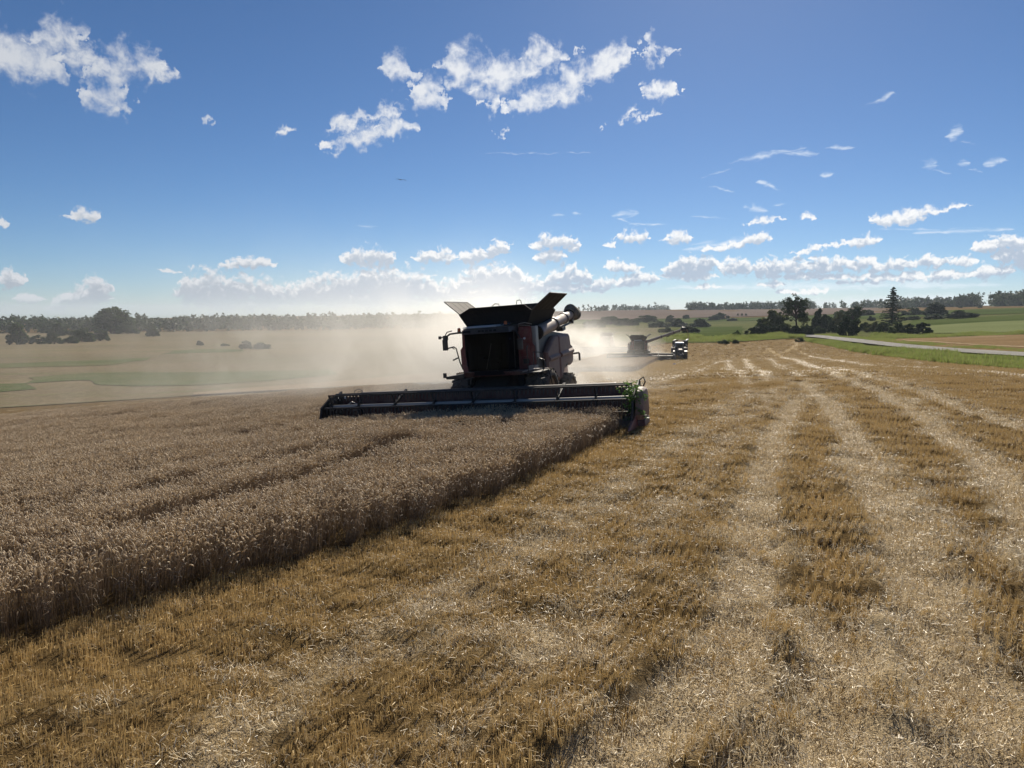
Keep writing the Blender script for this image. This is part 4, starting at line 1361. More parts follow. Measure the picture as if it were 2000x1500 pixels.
    for yy, rr in ((L * 0.40, 0.31), (L * 0.72, 0.27), (-0.1, 0.30)):
        m = MB(); m.tube([(0, yy - 0.07, 0), (0, yy + 0.07, 0)], rr, 20); m.build('clamp_ring', P_BLACK, ag)
    m = MB()
    ya, yb = L * 0.55, L * 0.86
    m.box((0.12, ya, -0.34), (0.3, 0.5, 0.16)); m.tube([(0.1, ya, -0.28), (0.16, yb, -0.30), (0.1, yb + 0.2, -0.22)], 0.05, 6); m.box((0.15, yb, -0.26), (0.2, 0.2, 0.2))
    m.build('auger_linkage', P_BLACK, ag)
    # spout: a rubber hood open towards the viewer's side
    sp = MB()
    ys = L * 0.92
    n = 16
    ringA = [(0.26 * math.cos(2 * math.pi * k / n), ys - 0.05, 0.02 + 0.26 * math.sin(2 * math.pi * k / n)) for k in range(n)]
    ringB = [(0.36 * math.cos(2 * math.pi * k / n), ys + 0.28, 0.06 + (0.44 if math.sin(2 * math.pi * k / n) > 0 else 0.40) * math.sin(2 * math.pi * k / n)) for k in range(n)]
    ringC = [(0.10 + 0.28 * math.cos(2 * math.pi * k / n), ys + 0.78, -0.05 + 0.30 * math.sin(2 * math.pi * k / n)) for k in range(n)]
    ringD = [(0.15 + 0.12 * math.cos(2 * math.pi * k / n), ys + 1.0, -0.16 + 0.10 * math.sin(2 * math.pi * k / n)) for k in range(n)]
    V = ringA + ringB + ringC + ringD
    F = []
    for l in range(3): F += [(l * n + i, l * n + (i + 1) % n, (l + 1) * n + (i + 1) % n, (l + 1) * n + i) for i in range(n)]
    F.append(tuple(range(3 * n, 4 * n)))
    sp.add(V, F)
    sp.build('spout', P_RUBBER if not auger_out else P_BLACK, ag, smooth=True)
    if not auger_out:
        ag.rotation_euler = (R(7.5), 0, R(0))
    else:
        ag.rotation_euler = (R(19), 0, R(-90))
    # ---------------- ladder and platform on its left side
    ld = empty('ladder', parent=root)
    m = MB(); m.box((1.72, -1.15, 1.98), (0.75, 1.5, 0.05)); m.build('platform', P_BLACK, ld, bevel=0.01)
    m = MB()
    for y in (-1.75, -1.25): m.tube([(2.02, y, 2.0), (2.12, y, 0.75)], 0.025, 6)
    m.build('stringer', P_BLACK, ld)
    for k in range(4):
        m = MB(); m.box((2.04 + 0.025 * k, -1.5, 1.72 - 0.3 * k), (0.22, 0.5, 0.03)); m.build('step', P_BLACK, ld)
    for pts in ([(1.68, -1.85, 2.0), (1.68, -1.9, 2.95), (1.70, -1.8, 3.02)], [(1.70, -1.2, 2.1), (1.70, -1.2, 2.75), (2.02, -1.15, 2.72), (2.12, -1.1, 2.30), (2.05, -1.1, 2.02)], [(1.66, -0.6, 2.0), (1.70, -0.65, 2.5), (1.95, -0.62, 2.4), (2.02, -0.6, 2.05)],
                [(2.08, -0.5, 2.0), (2.15, -0.45, 1.6), (2.20, -0.4, 1.15)]):
        m = MB(); m.tube(pts, 0.022, 8); m.build('handrail', P_BLACK, ld, smooth=True)
    m = MB(); m.box((1.62, -1.0, 2.12), (0.25, 0.5, 0.2)); m.tube([(1.45, -1.9, 2.03), (1.8, -1.6, 2.10), (2.08, -0.5, 2.03)], 0.03, 6); m.build('battery_box', P_AUGER, ld, bevel=0.02)
    # right-hand side (our left): platform, grab irons
    m = MB(); m.hexa([(-1.75, -2.0, 1.86), (-0.95, -2.1, 1.86), (-0.95, -0.9, 1.86), (-1.5, -0.9, 1.86), (-1.78, -2.0, 1.97), (-0.95, -2.1, 2.05), (-0.95, -0.9, 2.05), (-1.5, -0.9, 1.97)]); m.box((-1.82, -1.95, 2.02), (0.12, 0.12, 0.2)); m.build('side_platform', P_BLACK, root, bevel=0.02)
    m = MB(); m.box((-1.05, -1.7, 1.68), (0.3, 0.25, 0.25)); m.tube([(-1.1, -1.7, 1.7), (-1.2, -1.75, 1.45), (-1.35, -1.8, 1.4)], 0.04, 6); m.build('lamp_bracket', P_BLACK, root, bevel=0.02)
    m = MB(); m.tube([(-1.60, -0.6, 2.15), (-1.70, -0.65, 2.5), (-1.80, -0.7, 3.05), (-1.90, -0.72, 3.12), (-2.20, -0.75, 3.06)], 0.028, 8); m.tube([(-1.74, -0.66, 2.66), (-1.98, -0.7, 2.56)], 0.03, 6); m.tube([(-1.88, -0.7, 3.02), (-1.98, -0.7, 3.09)], 0.02, 6); m.build('grab_iron', P_BLACK, root, smooth=True)
    m = MB(); m.tube([(1.5, 5.0, 2.35), (1.88, 5.1, 2.38), (1.92, 5.1, 2.33), (1.92, 5.1, 2.02)], 0.05, 8); m.build('tail_lamp_arm', P_BLACK, root)
    m = MB(); m.lathe([(-0.05, 0.001), (-0.05, 0.12), (0.02, 0.13), (0.02, 0.001)], (1.62, 3.9, 1.98), 0, 12); m.build('side_lamp', P_BLACK, root)
    m = MB(); m.tube([(1.2, 2.6, 3.4), (1.2, 2.6, 4.0)], 0.02, 6); m.lathe([(0, 0.001), (0, 0.12), (0.10, 0.10), (0.12, 0.001)], (1.2, 2.6, 4.0), 2, 12); m.build('antenna', P_BLACK, root)
    # ---------------- wheels
    for s in (-1, 1):
        wheel(root, (s * 1.62, 0.0, 1.02), 1.02, 0.95, 20, s, 'front_wheel')
        wheel(root, (s * 1.52, 3.95, 0.78), 0.78, 0.66, 18, s, 'rear_wheel')
    # ---------------- header: 12.2 m wide
    W = 6.1
    hd = empty('header', parent=root)
    m = MB()          # back sheet, floor and main tubes
    m.hexa([(-W, -2.95, 0.28), (W, -2.95, 0.28), (W, -2.88, 0.28), (-W, -2.88, 0.28), (-W, -2.80, 1.38), (W, -2.80, 1.38), (W, -2.73, 1.38), (-W, -2.73, 1.38)])
    m.build('back_sheet', P_MAROON, hd)
    m = MB(); m.box((0, -2.70, 1.46), (2 * W - 1.7, 0.18, 0.16)); m.box((0, -2.75, 0.35), (2 * W, 0.18, 0.18)); m.build('main_beam', P_BLACK, hd, bevel=0.02)
    m = MB(); m.hexa([(-W, CUT_Y, 0.10), (W, CUT_Y, 0.10), (W, -2.95, 0.26), (-W, -2.95, 0.26), (-W, CUT_Y, 0.13), (W, CUT_Y, 0.13), (W, -2.95, 0.34), (-W, -2.95, 0.34)]); m.build('draper_belt', P_BELT, hd)
    m = MB()
    for k in range(161):
        x = -W + k * (2 * W / 160)
        m.add([(x - 0.018, CUT_Y, 0.10), (x + 0.018, CUT_Y, 0.10), (x, CUT_Y - 0.14, 0.09), (x, CUT_Y, 0.135)], [(0, 1, 2), (0, 2, 3), (1, 3, 2), (0, 3, 1)])
    tag(m.build('knife_guard', P_GREY, hd), kind='stuff')
    for s in (-1, 1):
        m = MB()          # end frame
        m.prism([(-2.75, 0.2), (-2.72, 1.40), (-3.60, 1.46), (-4.30, 1.1), (-4.4, 0.8), (CUT_Y - 0.55, 0.25), (CUT_Y - 0.55, 0.10), (-3.2, 0.08)], 0, s * W, s * (W + 0.07))
        ef = m.build('end_frame', P_BLACK, hd, bevel=0.015)
        m = MB()          # crop divider nose
        m.hexa([(s * (W + 0.02) - 0.03, CUT_Y - 1.1, 0.10), (s * (W + 0.02) + 0.03, CUT_Y - 1.1, 0.10), (s * (W + 0.03) + 0.16, CUT_Y + 0.1, 0.10), (s * (W + 0.03) - 0.10, CUT_Y + 0.1, 0.10),
                (s * (W + 0.02) - 0.02, CUT_Y - 1.1, 0.15), (s * (W + 0.02) + 0.02, CUT_Y - 1.1, 0.15), (s * (W + 0.03) + 0.12, CUT_Y + 0.1, 0.62), (s * (W + 0.03) - 0.06, CUT_Y + 0.1, 0.62)])
        m.build('crop_divider', P_RED, hd, bevel=0.02)
        if s > 0:         # rounded end shield, pale with dust, on the side towards the stubble
            prof = [(-4.20, 0.32), (-4.28, 0.55), (-4.18, 0.95), (-3.92, 1.30), (-3.55, 1.42), (-3.15, 1.40), (-2.95, 1.2), (-2.90, 0.5), (-3.2, 0.22)]
            n = len(prof); b = []
            for (xx, f) in ((W + 0.10, 1.0), (W + 0.26, 1.0), (W + 0.36, 0.88)):
                b += [(xx, -3.6 + (q[0] + 3.6) * f, 0.75 + (q[1] - 0.75) * f) for q in prof]
            fs = [tuple(range(n)), tuple(range(2 * n, 3 * n))]
            for l in range(2): fs += [(l * n + i, l * n + (i + 1) % n, (l + 1) * n + (i + 1) % n, (l + 1) * n + i) for i in range(n)]
            m = MB(); m.add(b, fs); m.build('end_shield', P_REDDUST, hd, bevel=0.02, smooth=True)
            m = MB(); m.hexa([(W + 0.05, -4.3, 0.14), (W + 0.42, -4.25, 0.14), (W + 0.40, -3.2, 0.14), (W + 0.08, -3.2, 0.14), (W + 0.08, -4.25, 0.36), (W + 0.40, -4.2, 0.36), (W + 0.38, -3.2, 0.40), (W + 0.1, -3.2, 0.40)]); m.build('divider_foot', P_MAROON, hd, bevel=0.04)
            m = MB(); m.tube([(W + 0.02, -3.0, 1.30), (W + 0.06, -2.98, 1.62), (W + 0.20, -2.95, 1.72), (W + 0.26, -2.95, 1.55), (W + 0.14, -2.98, 1.32)], 0.025, 8); m.build('hydraulic_hose', P_BLACK, hd, smooth=True)
        else:
            m = MB(); m.tube([(-W + 0.5, -2.7, 1.40), (-W + 0.55, -2.7, 1.62), (-W + 0.75, -2.7, 1.68), (-W + 0.9, -2.7, 1.60), (-W + 0.95, -2.7, 1.40)], 0.016, 6); m.tube([(-W + 0.65, -2.72, 1.40), (-W + 0.72, -2.72, 1.58), (-W + 0.88, -2.72, 1.58), (-W + 0.92, -2.72, 1.40)], 0.012, 6); m.build('hydraulic_hose', P_GREY, hd, smooth=True)
            m = MB(); m.tube([(-W + 0.3, -3.4, 0.95), (-W + 0.75, -3.3, 1.22), (-W + 1.25, -3.25, 1.0), (-W + 0.8, -3.35, 0.86)], 0.03, 6); m.build('reel_drive', P_GREY, hd, smooth=True)
    m = MB(); m.box((W - 0.42, -2.868, 1.03), (0.32, 0.008, 0.07)); m.build('decal', P_DECAL, hd)
    for s in (-1, 1):
        m = MB(); m.lathe([(-0.03, 0.001), (-0.03, 0.05), (0.03, 0.055), (0.03, 0.001)], (s * (W - 0.2), -2.86, 1.36), 1, 12); m.build('header_lamp', LAMP, hd)
    # ---------------- reel
    rl = empty('reel', (0, -3.72, 1.08), parent=root)
    RR = 0.54
    m = MB(); m.tube([(-W + 0.12, 0, 0), (W - 0.12, 0, 0)], 0.07, 14); m.build('reel_tube', P_BRIGHT, rl, smooth=True)
    st = [-W + 0.14, -4.75, -3.15, -1.5, 0.1, 1.75, 3.35, 4.75, W - 0.14]
    for x in st:
        m = MB()
        for k in range(6):
            a = R(60) + k * math.pi / 3
            m.box((x, math.cos(a) * RR * 0.52, math.sin(a) * RR * 0.52), (0.035, RR * 0.95, 0.07), Matrix.Rotation(a, 3, 'X'))
        m.lathe([(-0.03, 0.001), (-0.03, 0.17), (0.03, 0.17), (0.03, 0.001)], (x, 0, 0), 0, 14)
        m.build('reel_spider', P_BLACK, rl)
    for k in range(6):
        a = R(60) + k * math.pi / 3
        y, z = math.cos(a) * RR, math.sin(a) * RR
        m = MB(); m.tube([(-W + 0.12, y, z), (W - 0.12, y, z)], 0.032, 8)
        m.build('reel_bat', P_BLACK, rl, smooth=True)
        m = MB()
        for q in range(80):
            x = -W + 0.2 + q * (2 * W - 0.4) / 79
            m.hexa([(x - 0.010, y - 0.05, z - 0.24), (x + 0.010, y - 0.05, z - 0.24), (x + 0.010, y - 0.035, z - 0.24), (x - 0.010, y - 0.035, z - 0.24), (x - 0.022, y - 0.018, z), (x + 0.022, y - 0.018, z), (x + 0.022, y + 0.018, z), (x - 0.022, y + 0.018, z)])
        tag(m.build('tine', P_BLACK, rl), kind='stuff')
    for x in (-3.15, 0.1, 3.35, W + 0.02, -W - 0.02):
        m = MB(); m.hexa([(x - 0.05, 0.92, 0.42), (x + 0.05, 0.92, 0.42), (x + 0.05, -0.1, 0.02), (x - 0.05, -0.1, 0.02), (x - 0.05, 0.92, 0.54), (x + 0.05, 0.92, 0.54), (x + 0.05, -0.1, 0.12), (x - 0.05, -0.1, 0.12)]); m.build('reel_arm', P_BLACK, rl, bevel=0.01)
    return root


combine = make_combine()
combine.location = COMBINE_AT
combine.rotation_mode = 'XYZ'
combine.matrix_world = Matrix.Translation(COMBINE_AT) @ Matrix.Rotation(-YAW, 4, 'Z') @ Matrix.Rotation(-ROLL, 4, 'Y')
tag(combine, 'large dusty red combine harvester with opened tank lids cutting the wheat in front', 'combine harvester', 'combine harvesters at work')
# ------------------------------------------------------------------ the second and third combine
def set_on_land(o, p, yaw, roll=0.0):
    o.matrix_world = Matrix.Translation(p) @ Matrix.Rotation(-yaw, 4, 'Z') @ Matrix.Rotation(-roll, 4, 'Y')


combine2 = make_combine(auger_out=True)
P2 = at(1247, 704)
C2_YAW = R(4.0)
set_on_land(combine2, P2, C2_YAW, R(0.6))
tag(combine2, 'distant dark combine harvester unloading grain through its raised auger into the trailer', 'combine harvester', 'combine harvesters at work')


combine3 = copy_tree(combine)
set_on_land(combine3, ray_at(1184, 186), R(6.0))
tag(combine3, 'far combine harvester almost lost in the dust left of the unloading one', 'combine harvester', 'combine harvesters at work')


# ------------------------------------------------------------------ tractor with grain trailer
def make_tractor():
    root = empty('tractor')
    m = MB(); m.box((0, 0.3, 0.95), (0.62, 4.6, 0.5)); m.box((0, -1.9, 0.85), (1.5, 0.3, 0.25)); m.box((0, 1.4, 0.95), (1.6, 0.4, 0.4)); m.build('chassis', P_BLACK, root, bevel=0.02)
    m = MB(); m.hexa([(-0.46, -2.75, 1.15), (0.46, -2.75, 1.15), (0.52, -0.2, 1.2), (-0.52, -0.2, 1.2), (-0.40, -2.62, 1.85), (0.40, -2.62, 1.85), (0.48, -0.2, 2.15), (-0.48, -0.2, 2.15)])
    h = m.build('hood', P_DBLUE, root, bevel=0.08, smooth=True)
    m = MB(); m.hexa([(-0.34, -2.40, 1.945), (0.34, -2.40, 1.945), (0.30, -0.9, 2.105), (-0.30, -0.9, 2.105), (-0.32, -2.38, 1.96), (0.32, -2.38, 1.96), (0.28, -0.92, 2.12), (-0.28, -0.92, 2.12)]); m.build('hood_top', P_GREY, h)
    m = MB(); m.box((0, -2.76, 1.45), (0.6, 0.05, 0.42)); m.build('grille', P_BLACK, h)
    for s in (-1, 1):
        m = MB(); m.box((s * 0.27, -2.79, 1.64), (0.2, 0.05, 0.13)); m.build('headlight', LENS, h, bevel=0.02)
    m = MB(); m.box((0, -3.15, 0.95), (1.0, 0.6, 0.55)); m.build('front_weight', P_DBLUE, root, bevel=0.06)
    m = MB(); m.box((0.1, -3.47, 1.0), (0.5, 0.02, 0.12)); m.build('number_plate', P_DECAL, root)
    cab = empty('cab', parent=root)
    m = MB()
    for s in (-1, 1):
        m.tube([(s * 0.62, -0.2, 1.6), (s * 0.66, -0.12, 2.9)], 0.035, 6); m.tube([(s * 0.86, 1.5, 1.6), (s * 0.78, 1.45, 2.9)], 0.04, 6); m.tube([(s * 0.84, 0.6, 1.5), (s * 0.78, 0.65, 2.9)], 0.03, 6)
    m.box((0, 0.65, 1.5), (1.4, 1.7, 0.5)); m.box((0, 1.3, 2.0), (0.5, 0.15, 0.8)); m.build('cab_frame', P_BLACK, cab)
    mesh_obj('windscreen', [(-0.62, -0.22, 1.75), (0.62, -0.22, 1.75), (0.66, -0.13, 2.88), (-0.66, -0.13, 2.88)], [(0, 1, 2, 3)], GLASS, cab)
    mesh_obj('rear_window', [(-0.8, 1.5, 1.75), (0.8, 1.5, 1.75), (0.76, 1.45, 2.88), (-0.76, 1.45, 2.88)], [(0, 1, 2, 3)], GLASS, cab)
    for s in (-1, 1): mesh_obj('side_window', [(s * 0.64, -0.2, 1.75), (s * 0.86, 1.5, 1.75), (s * 0.79, 1.45, 2.88), (s * 0.67, -0.12, 2.88)], [(0, 1, 2, 3)], GLASS, cab)
    m = MB(); m.hexa([(-0.80, -0.42, 2.88), (0.80, -0.42, 2.88), (0.86, 1.62, 2.88), (-0.86, 1.62, 2.88), (-0.72, -0.30, 3.12), (0.72, -0.30, 3.12), (0.80, 1.5, 3.14), (-0.80, 1.5, 3.14)]); rf = m.build('roof', P_WHITE, cab, bevel=0.05, smooth=True)
    for s in (-1, 1):
        m = MB(); m.box((s * 0.6, -0.40, 2.95), (0.2, 0.05, 0.1)); m.build('work_lamp', LENS, rf)
    for s in (-1, 1):
        mr = empty('mirror', parent=root)
        m = MB(); m.tube([(s * 0.66, -0.15, 2.55), (s * 1.15, -0.3, 2.55)], 0.025, 6); m.build('mirror_arm', P_BLACK, mr)
        m = MB(); m.box((s * 1.2, -0.32, 2.4), (0.2, 0.08, 0.42)); m.build('mirror_head', P_BLACK, mr, bevel=0.02)
        wheel(root, (s * 1.02, -1.9, 0.78), 0.78, 0.62, 16, s, 'front_wheel')
        wheel(root, (s * 1.10, 1.4, 1.02), 1.02, 0.80, 18, s, 'rear_wheel')
        m = MB()
        pr = []
        for k in range(9):
            a = R(20 + k * 17.5); pr.append((1.4 - math.cos(a) * 1.14, 1.02 + math.sin(a) * 1.14))
        for k in range(9):
            a = R(160 - k * 17.5); pr.append((1.4 - math.cos(a) * 1.19, 1.02 + math.sin(a) * 1.19))
        m.prism(pr, 0, s * 0.72, s * 1.48); m.build('fender', P_DBLUE, root)
        m = MB()
        pr = []
        for k in range(7):
            a = R(40 + k * 17); pr.append((-1.9 - math.cos(a) * 0.86, 0.78 + math.sin(a) * 0.86))
        for k in range(7):
            a = R(142 - k * 17); pr.append((-1.9 - math.cos(a) * 0.89, 0.78 + math.sin(a) * 0.89))
        m.prism(pr, 0, s * 0.74, s * 1.30); m.build('front_fender', P_BLACK, root)
        m = MB(); m.box((s * 1.2, 0.35, 2.02), (0.12, 0.06, 0.12)); m.build('indicator', AMBER, root)
    m = MB(); m.tube([(0.55, -0.4, 1.9), (0.6, -0.4, 3.0)], 0.06, 8); m.build('exhaust', P_GREY, root)
    return root


def make_trailer():
    root = empty('grain_trailer')
    m = MB(); m.box((0, 3.6, 1.0), (0.9, 7.2, 0.25)); m.box((0, -0.6, 0.9), (0.25, 1.6, 0.2)); m.build('frame', P_BLACK, root, bevel=0.02)
    m = MB()
    x0, x1, y0, y1, z0, z1, t = -1.15, 1.15, 0.3, 7.0, 1.2, 3.25, 0.05
    m.hexa([(x0, y0, z0), (x1, y0, z0), (x1, y1, z0), (x0, y1, z0), (x0, y0, z0 + 0.1), (x1, y0, z0 + 0.1), (x1, y1, z0 + 0.1), (x0, y1, z0 + 0.1)])
    b = m.build('floor', P_BLACK, root)
    for nm, p in (('side_wall', (x0 - 0.06, x0, y0, y1)), ('side_wall', (x1, x1 + 0.06, y0, y1)), ('front_wall', (x0, x1, y0, y0 + 0.06)), ('tailgate', (x0, x1, y1 - 0.06, y1))):
        m = MB(); a, c, e, f = p
        m.hexa([(a, e, z0 + 0.1), (c, e, z0 + 0.1), (c, f, z0 + 0.1), (a, f, z0 + 0.1), (a, e, z1), (c, e, z1), (c, f, z1), (a, f, z1)])
        w = m.build(nm, P_DBLUE, root)
        if nm == 'side_wall':
            for k in range(7):
                q = MB(); xx = a - 0.03 if a < 0 else c + 0.03
                q.box((xx, y0 + 0.3 + k * 1.0, (z0 + z1) / 2), (0.06, 0.12, z1 - z0 - 0.1)); q.build('rib', P_DBLUE, w)
            q = MB(); xx = (a + c) / 2; q.box((xx, (y0 + y1) / 2, z1 + 0.04), (0.12, y1 - y0, 0.08)); q.build('top_rail', P_WHITE, w, bevel=0.02)
    m = MB(); m.tube([(-1.2, 0.35, 3.30), (0, 0.32, 3.55), (1.2, 0.35, 3.30)], 0.05, 8); m.build('front_hoop', P_BLACK, root)
    m = MB(); m.tube([(1.28, 0.35, 3.36), (1.28, 6.9, 3.40)], 0.13, 12); m.build('rolled_tarpaulin', P_WHITE, root)
    V, F = [], []
    for j in range(9):
        for i in range(7):
            u, v = i / 6, j / 8
            V.append((x0 + 0.03 + (x1 - x0 - 0.06) * u, y0 + 0.1 + (y1 - y0 - 0.2) * v, 2.75 + 0.75 * math.exp(-((u - 0.5) / 0.3) ** 2 - ((v - 0.35) / 0.3) ** 2)))
    for j in range(8):
        for i in range(6): F.append((j * 7 + i, j * 7 + i + 1, (j + 1) * 7 + i + 1, (j + 1) * 7 + i))
    mesh_obj('grain_heap', V, F, M_GRAIN, root, smooth=True)
    for s in (-1, 1):
        for y in (3.2, 4.9): wheel(root, (s * 0.98, y, 0.62), 0.62, 0.5, 14, s)
        m = MB(); m.box((s * 0.98, 4.05, 1.30), (0.5, 3.2, 0.06)); m.build('mudguard', P_BLACK, root)
    return root


M_GRAIN = mat_field('wheat_grain', (0.36, 0.28, 0.17), (0.44, 0.34, 0.21), None, 2.0, 20.0)
TR_YAW = R(9.0)
tractor = make_tractor()
PT = at(1327, 701)
set_on_land(tractor, PT, TR_YAW)
tag(tractor, 'dark blue tractor with a white roof driving towards us beside the distant combine', 'tractor')
trailer = make_trailer()
back = Vector((math.sin(TR_YAW), math.cos(TR_YAW), 0))
pt2 = PT + back * 3.4
pt2.z = ground_z(pt2.x, pt2.y) + 0.02
set_on_land(trailer, pt2, R(17.0))
tag(trailer, 'high sided grain trailer coupled behind the dark blue tractor under the auger spout', 'trailer')

# grain falling from the spout into the trailer
mw = combine2.matrix_world @ Matrix.Translation((1.45, 0.35, 3.50)) @ Matrix.Rotation(R(-90), 4, 'Z') @ Matrix.Rotation(R(19), 4, 'X')
tipp = mw @ Vector((0.15, 7.6 * 0.92 + 0.95, -0.15))
print('SPOT', tipp, pt2, PT, P2, combine2.matrix_world.translation)
V = []
B = Blades()
r_ = random.Random(5)
for k in range(160):
    t = r_.random()
    p = tipp + Vector((0.9 * t * 0.5 + r_.gauss(0, 0.05 + 0.05 * t), r_.gauss(0, 0.06), -1.75 * t * t - 0.2 * t))
    B.ribbon([p, p + Vector((0.02, 0, -0.10))], (0.05, 0.05), (1, 0, 0), 0); B.ribbon([p, p + Vector((0.02, 0, -0.10))], (0.05, 0.05), (0, 1, 0), 0)
o = B.obj('grain_stream', [M_GRAIN]); COL.objects.link(o)
tag(o, kind='stuff')

# ------------------------------------------------------------------ standing wheat in front of the second combine
def plant_far_wheat():
    A = resample([at(*p) for p in ((1294, 699), (1278, 706), (1262, 714), (1236, 729))], 60)
    Bq = resample([at(*p) for p in ((1187, 697), (1168, 704), (1140, 712), (1100, 728))], 60)
    pts = []
    for i in range(6500):
        u, v = rng.random() * 59, rng.random()
        k = int(u); f = u - k
        if k >= 59: continue
        a = A[k] * (1 - f) + A[k + 1] * f; b = Bq[k] * (1 - f) + Bq[k + 1] * f
        p = a * (1 - v) + b * v
        w = np.linalg.norm(b - a)
        if abs(v * w - 5.0) < 0.5 or abs(v * w - 7.2) < 0.5: continue      # wheel lanes of the sprayer
        pts.append(p)
    P = np.array(pts); n = len(P)
    protos = [wheat_tuft(20 + k, 0.6, 40, 0.85) for k in range(4)]
    for q, o in enumerate(protos): o.name = 'far_wheat_tuft_%02d' % q
    rot = np.stack([rng.normal(0, 0.05, n), rng.normal(0, 0.05, n), rng.random(n) * 6.28], -1)
    s_ = rng.uniform(0.78, 0.95, n)
    scatter('wheat', np.stack([P[:, 0], P[:, 1], base_height(P[:, 0], P[:, 1])], -1), rot, np.stack([s_ * 1.6, s_ * 1.6, s_], -1), rng.integers(0, 4, n), protos)


plant_far_wheat()

# ------------------------------------------------------------------ green weeds hanging on the header's end
M_WEED = leafy('green_weed', (0.05, 0.12, 0.02), (0.12, 0.22, 0.05), 0.45, 0.5, 0.8)
B = Blades(); r_ = random.Random(12)
for k in range(85):
    t = r_.random()
    base = Vector((6.1 + r_.uniform(-0.22, 0.16) + 0.34 * max(0, 0.55 - t), -3.95 + r_.uniform(-0.35, 0.25), 0.50 + t * 1.0))
    d = Vector((r_.gauss(0, 0.5), r_.gauss(-0.5, 0.4), r_.gauss(0.1, 0.6))).normalized()
    L = r_.uniform(0.22, 0.55)
    pts = [base + d * L * q + Vector((0, 0, -0.25 * L * q * q)) for q in (0, 0.33, 0.66, 1)]
    sd = d.cross(Vector((0.3, 0.2, 1))).normalized()
    B.ribbon(pts, (0.014, 0.012, 0.009, 0.004), sd, 0)
    for q in range(7):
        c = base + d * L * (0.15 + 0.13 * q); e = (d * 0.6 + sd * r_.choice((-1, 1)) + Vector((r_.gauss(0, .4), r_.gauss(0, .4), r_.gauss(0, .4)))).normalized()
        l = r_.uniform(0.06, 0.14)
        B.ribbon([c, c + e * l * 0.5, c + e * l], (0.012, 0.055, 0.006), e.cross(Vector((r_.gauss(0, 1), r_.gauss(0, 1), 1))).normalized(), 0)
o = B.obj('weed_clump', [M_WEED]); COL.objects.link(o)
o.matrix_world = combine.matrix_world.copy()
tag(o, 'bundle of green weeds hanging tangled over the end of the near cutting header', 'weeds')

# ------------------------------------------------------------------ bird and stone
def make_bird():
    Y = 100.0
    d = px_dir(783, 351); p = Vector((0, 0, CAM_Z)) + d * (Y / d.y)
    V, F = [], []
    # body: rings along its flight axis, wings grow out of the same skin
    st = [(-0.26, 0.004), (-0.21, 0.035), (-0.14, 0.045), (-0.05, 0.075), (0.06, 0.075), (0.16, 0.05), (0.24, 0.03), (0.36, 0.006)]
    n = 8
    for (y, rr) in st:
        for k in range(n):
            a = 2 * math.pi * k / n
            V.append((rr * math.cos(a), y, rr * 0.8 * math.sin(a)))
    for i in range(len(st) - 1):
        for k in range(n): F.append((i * n + k, i * n + (k + 1) % n, (i + 1) * n + (k + 1) % n, (i + 1) * n + k))
    for s, prof in ((-1, [(0.06, 0.0, .30), (0.22, 0.05, .29), (0.38, 0.10, .26), (0.52, 0.09, .20), (0.66, 0.06, .10)]), (1, [(0.06, 0.0, .30), (0.25, -0.005, .29), (0.44, 0.01, .26), (0.58, -0.04, .20), (0.70, -0.12, .09)])):
        b = len(V)
        for (x, z, ch) in prof:
            V += [(s * x, -0.10 + 0.10 * x, z + 0.012), (s * x, -0.10 + 0.10 * x + ch * 0.5, z + 0.018), (s * x, -0.10 + 0.10 * x + ch, z), (s * x, -0.10 + 0.10 * x + ch * 0.5, z - 0.006)]
        for i in range(len(prof) - 1):
            for k in range(4): F.append((b + i * 4 + k, b + i * 4 + (k + 1) % 4, b + (i + 1) * 4 + (k + 1) % 4, b + (i + 1) * 4 + k))
        e = b + (len(prof) - 1) * 4
        F += [(e, e + 1, e + 2, e + 3), (b + 3, b + 2, b + 1, b)]
    b = len(V)
    V += [(-0.03, 0.24, 0.01), (0.03, 0.24, 0.01), (0.10, 0.44, 0.01), (0, 0.46, 0.012), (-0.10, 0.44, 0.01)]
    F.append((b, b + 1, b + 2, b + 3, b + 4))
    o = mesh_obj('bird', V, F, plain('bird_plumage', (0.03, 0.026, 0.022), 0.8), smooth=True)
    o.location = p; o.rotation_euler = (R(4), R(-4), R(25))
    tag(o, 'dark bird with spread wings gliding in the blue sky under the clouds', 'bird')


make_bird()
m = MB(); m.lathe([(-0.16, 0.001), (-0.13, 0.14), (-0.02, 0.2), (0.09, 0.17), (0.16, 0.08), (0.18, 0.001)], (0, 0, 0), 2, 12)
for i, v in enumerate(m.v): m.v[i] = (v[0] * 1.25 + 0.03 * math.sin(5 * v[2]), v[1] * 0.9, v[2] * (0.9 + 0.3 * v[0]))
o = m.build('field_stone', paint('pale_stone', (0.5, 0.48, 0.44), 0.2, 0.8), smooth=True)
o.location = at(1317, 713) + Vector((0, 0, 0.12))
tag(o, 'small pale stone lying on the stubble in front of the tractor', 'stone')
